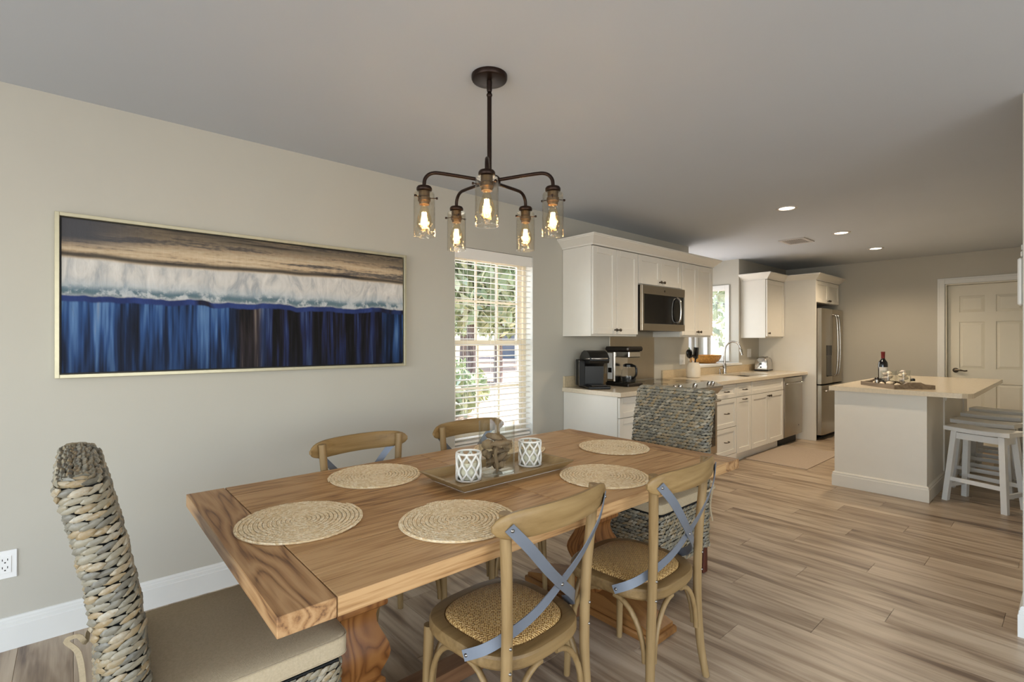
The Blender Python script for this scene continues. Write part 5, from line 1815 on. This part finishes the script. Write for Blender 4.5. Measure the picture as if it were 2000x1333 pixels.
# ================================================================== STOOLS
def stool(label):
    t = thing('saddle_stool', label, 'stool', group='white saddle stools along the island')
    SL, SW, SH = 0.215, 0.125, 0.62
    mb = MB()
    rings = []
    for k in range(13):
        q_ = -1 + 2 * k / 12
        z = SH - 0.007 * (1 - q_ * q_)
        rings.append([(SL * q_, -SW, z - 0.034), (SL * q_, SW, z - 0.034), (SL * q_, SW + 0.002, z - 0.004), (SL * q_, SW - 0.003, z), (SL * q_, -SW + 0.003, z), (SL * q_, -SW - 0.002, z - 0.004)])
    mb.rings(rings)
    mb.build('seat', M['stool'], t, 30)
    top = {}
    for sx in (-1, 1):
        for sy in (-1, 1):
            a = Vector((sx * 0.155, sy * 0.085, SH - 0.042))
            b_ = Vector((sx * 0.195, sy * 0.135, 0.0))
            h = 0.019
            lg = MB()
            lg.rings([[(p.x - h, p.y - h, p.z), (p.x + h, p.y - h, p.z), (p.x + h, p.y + h, p.z), (p.x - h, p.y + h, p.z)] for p in (b_, a)])
            lg.build('leg', M['stool'], t)
            top[(sx, sy)] = (a, b_)

    def at(sx, sy, z):
        a, b_ = top[(sx, sy)]
        q_ = z / a.z
        return b_ + (a - b_) * q_
    for (p, q2, z, hh, nm) in (((-1, -1), (1, -1), 0.545, 0.026, 'apron'), ((-1, 1), (1, 1), 0.545, 0.026, 'apron'), ((-1, -1), (-1, 1), 0.545, 0.026, 'apron'), ((1, -1), (1, 1), 0.545, 0.026, 'apron'),
                               ((-1, -1), (1, -1), 0.185, 0.016, 'stretcher'), ((-1, 1), (1, 1), 0.185, 0.016, 'stretcher'), ((-1, -1), (-1, 1), 0.125, 0.016, 'stretcher'), ((1, -1), (1, 1), 0.125, 0.016, 'stretcher')):
        A, B_ = at(p[0], p[1], z), at(q2[0], q2[1], z)
        dv = (B_ - A).normalized()
        sd = Vector((-dv.y, dv.x, 0)) * 0.010
        up = Vector((0, 0, hh))
        mb = MB()
        mb.rings([[P_ - sd - up, P_ + sd - up, P_ + sd + up, P_ - sd + up] for P_ in (A + dv * 0.018, B_ - dv * 0.018)])
        mb.build(nm, M['stool'], t)
    return t


s0 = stool('white saddle stool nearest the camera, at the near end of the island')
s0.location = (2.535, 5.545, 0)
s0.rotation_euler = (0, 0, R(-20))
place(dup(s0), (2.50, 6.10, 0), R(-12), 'white saddle stool second from the near end of the island')
place(dup(s0), (2.50, 6.68, 0), R(-10), 'white saddle stool third from the near end of the island')
place(dup(s0), (2.50, 7.23, 0), R(-8), 'white saddle stool farthest along the island, by the door')

# ================================================================== CEILING FITTINGS
for i, (y_, lb) in enumerate(((4.48, 'round recessed ceiling light nearest the dining table'), (5.92, 'round recessed ceiling light between the other two'), (7.23, 'round recessed ceiling light nearest the far wall'))):
    t = thing('recessed_light', lb, 'ceiling light', (1.43, y_, HC), 0, 'recessed kitchen lights')
    MB().lathe([(0.058, 0.0), (0.058, -0.003), (0.062, -0.006), (0.080, -0.005), (0.083, 0.0)], 32).build('trim_ring', M['vent'], t, 40)
    MB().lathe([(0.001, -0.0005), (0.058, -0.0005), (0.058, -0.002), (0.001, -0.002)], 32).build('lens', M['lamp_disc'], t)
    ld = bpy.data.lights.new('recessed_light_lamp', 'SPOT')
    ld.energy = 68
    ld.spot_size = R(150)
    ld.spot_blend = 0.6
    ld.color = (1.0, 0.79, 0.55)
    ld.shadow_soft_size = 0.055
    lo = bpy.data.objects.new('recessed_light_lamp', ld)
    C.objects.link(lo)
    lo.parent = t
    lo.location = (0, 0, -0.012)
vt = thing('ceiling_vent', 'square louvred air vent in the kitchen ceiling', 'vent', (0.972, 6.02, HC))
fv = MB()
for a, e, c_, g_ in ((-0.13, -0.10, -0.16, 0.16), (0.10, 0.13, -0.16, 0.16), (-0.10, 0.10, -0.16, -0.13), (-0.10, 0.10, 0.13, 0.16)):
    fv.box(a, e, c_, g_, -0.010, 0.0, 0.001)
fv.build('frame', M['vent'], vt)
MB().box(-0.10, 0.10, -0.13, 0.13, -0.001, 0.0).build('duct', M['steel_dark'], vt)
for k in range(9):
    MB().box(-0.010, 0.010, -0.13, 0.13, -0.001, 0.0008, M=None).build('louvre', M['vent'], vt, loc=(-0.088 + 0.022 * k, 0, -0.0065), rot=(0, R(14), 0))

dc = thing('carved_ornament', 'white carved wall ornament at the right picture edge', 'wall decor', (2.8795, 3.27, 1.49))
for z0, z1, d_ in ((0.0, 0.215, 0.018), (0.22, 0.245, 0.008), (0.25, 0.275, 0.006)):
    MB().box(-d_, 0.0, -0.05, 0.05, z0, z1, 0.006).build('carved_block', M['trim'], dc)
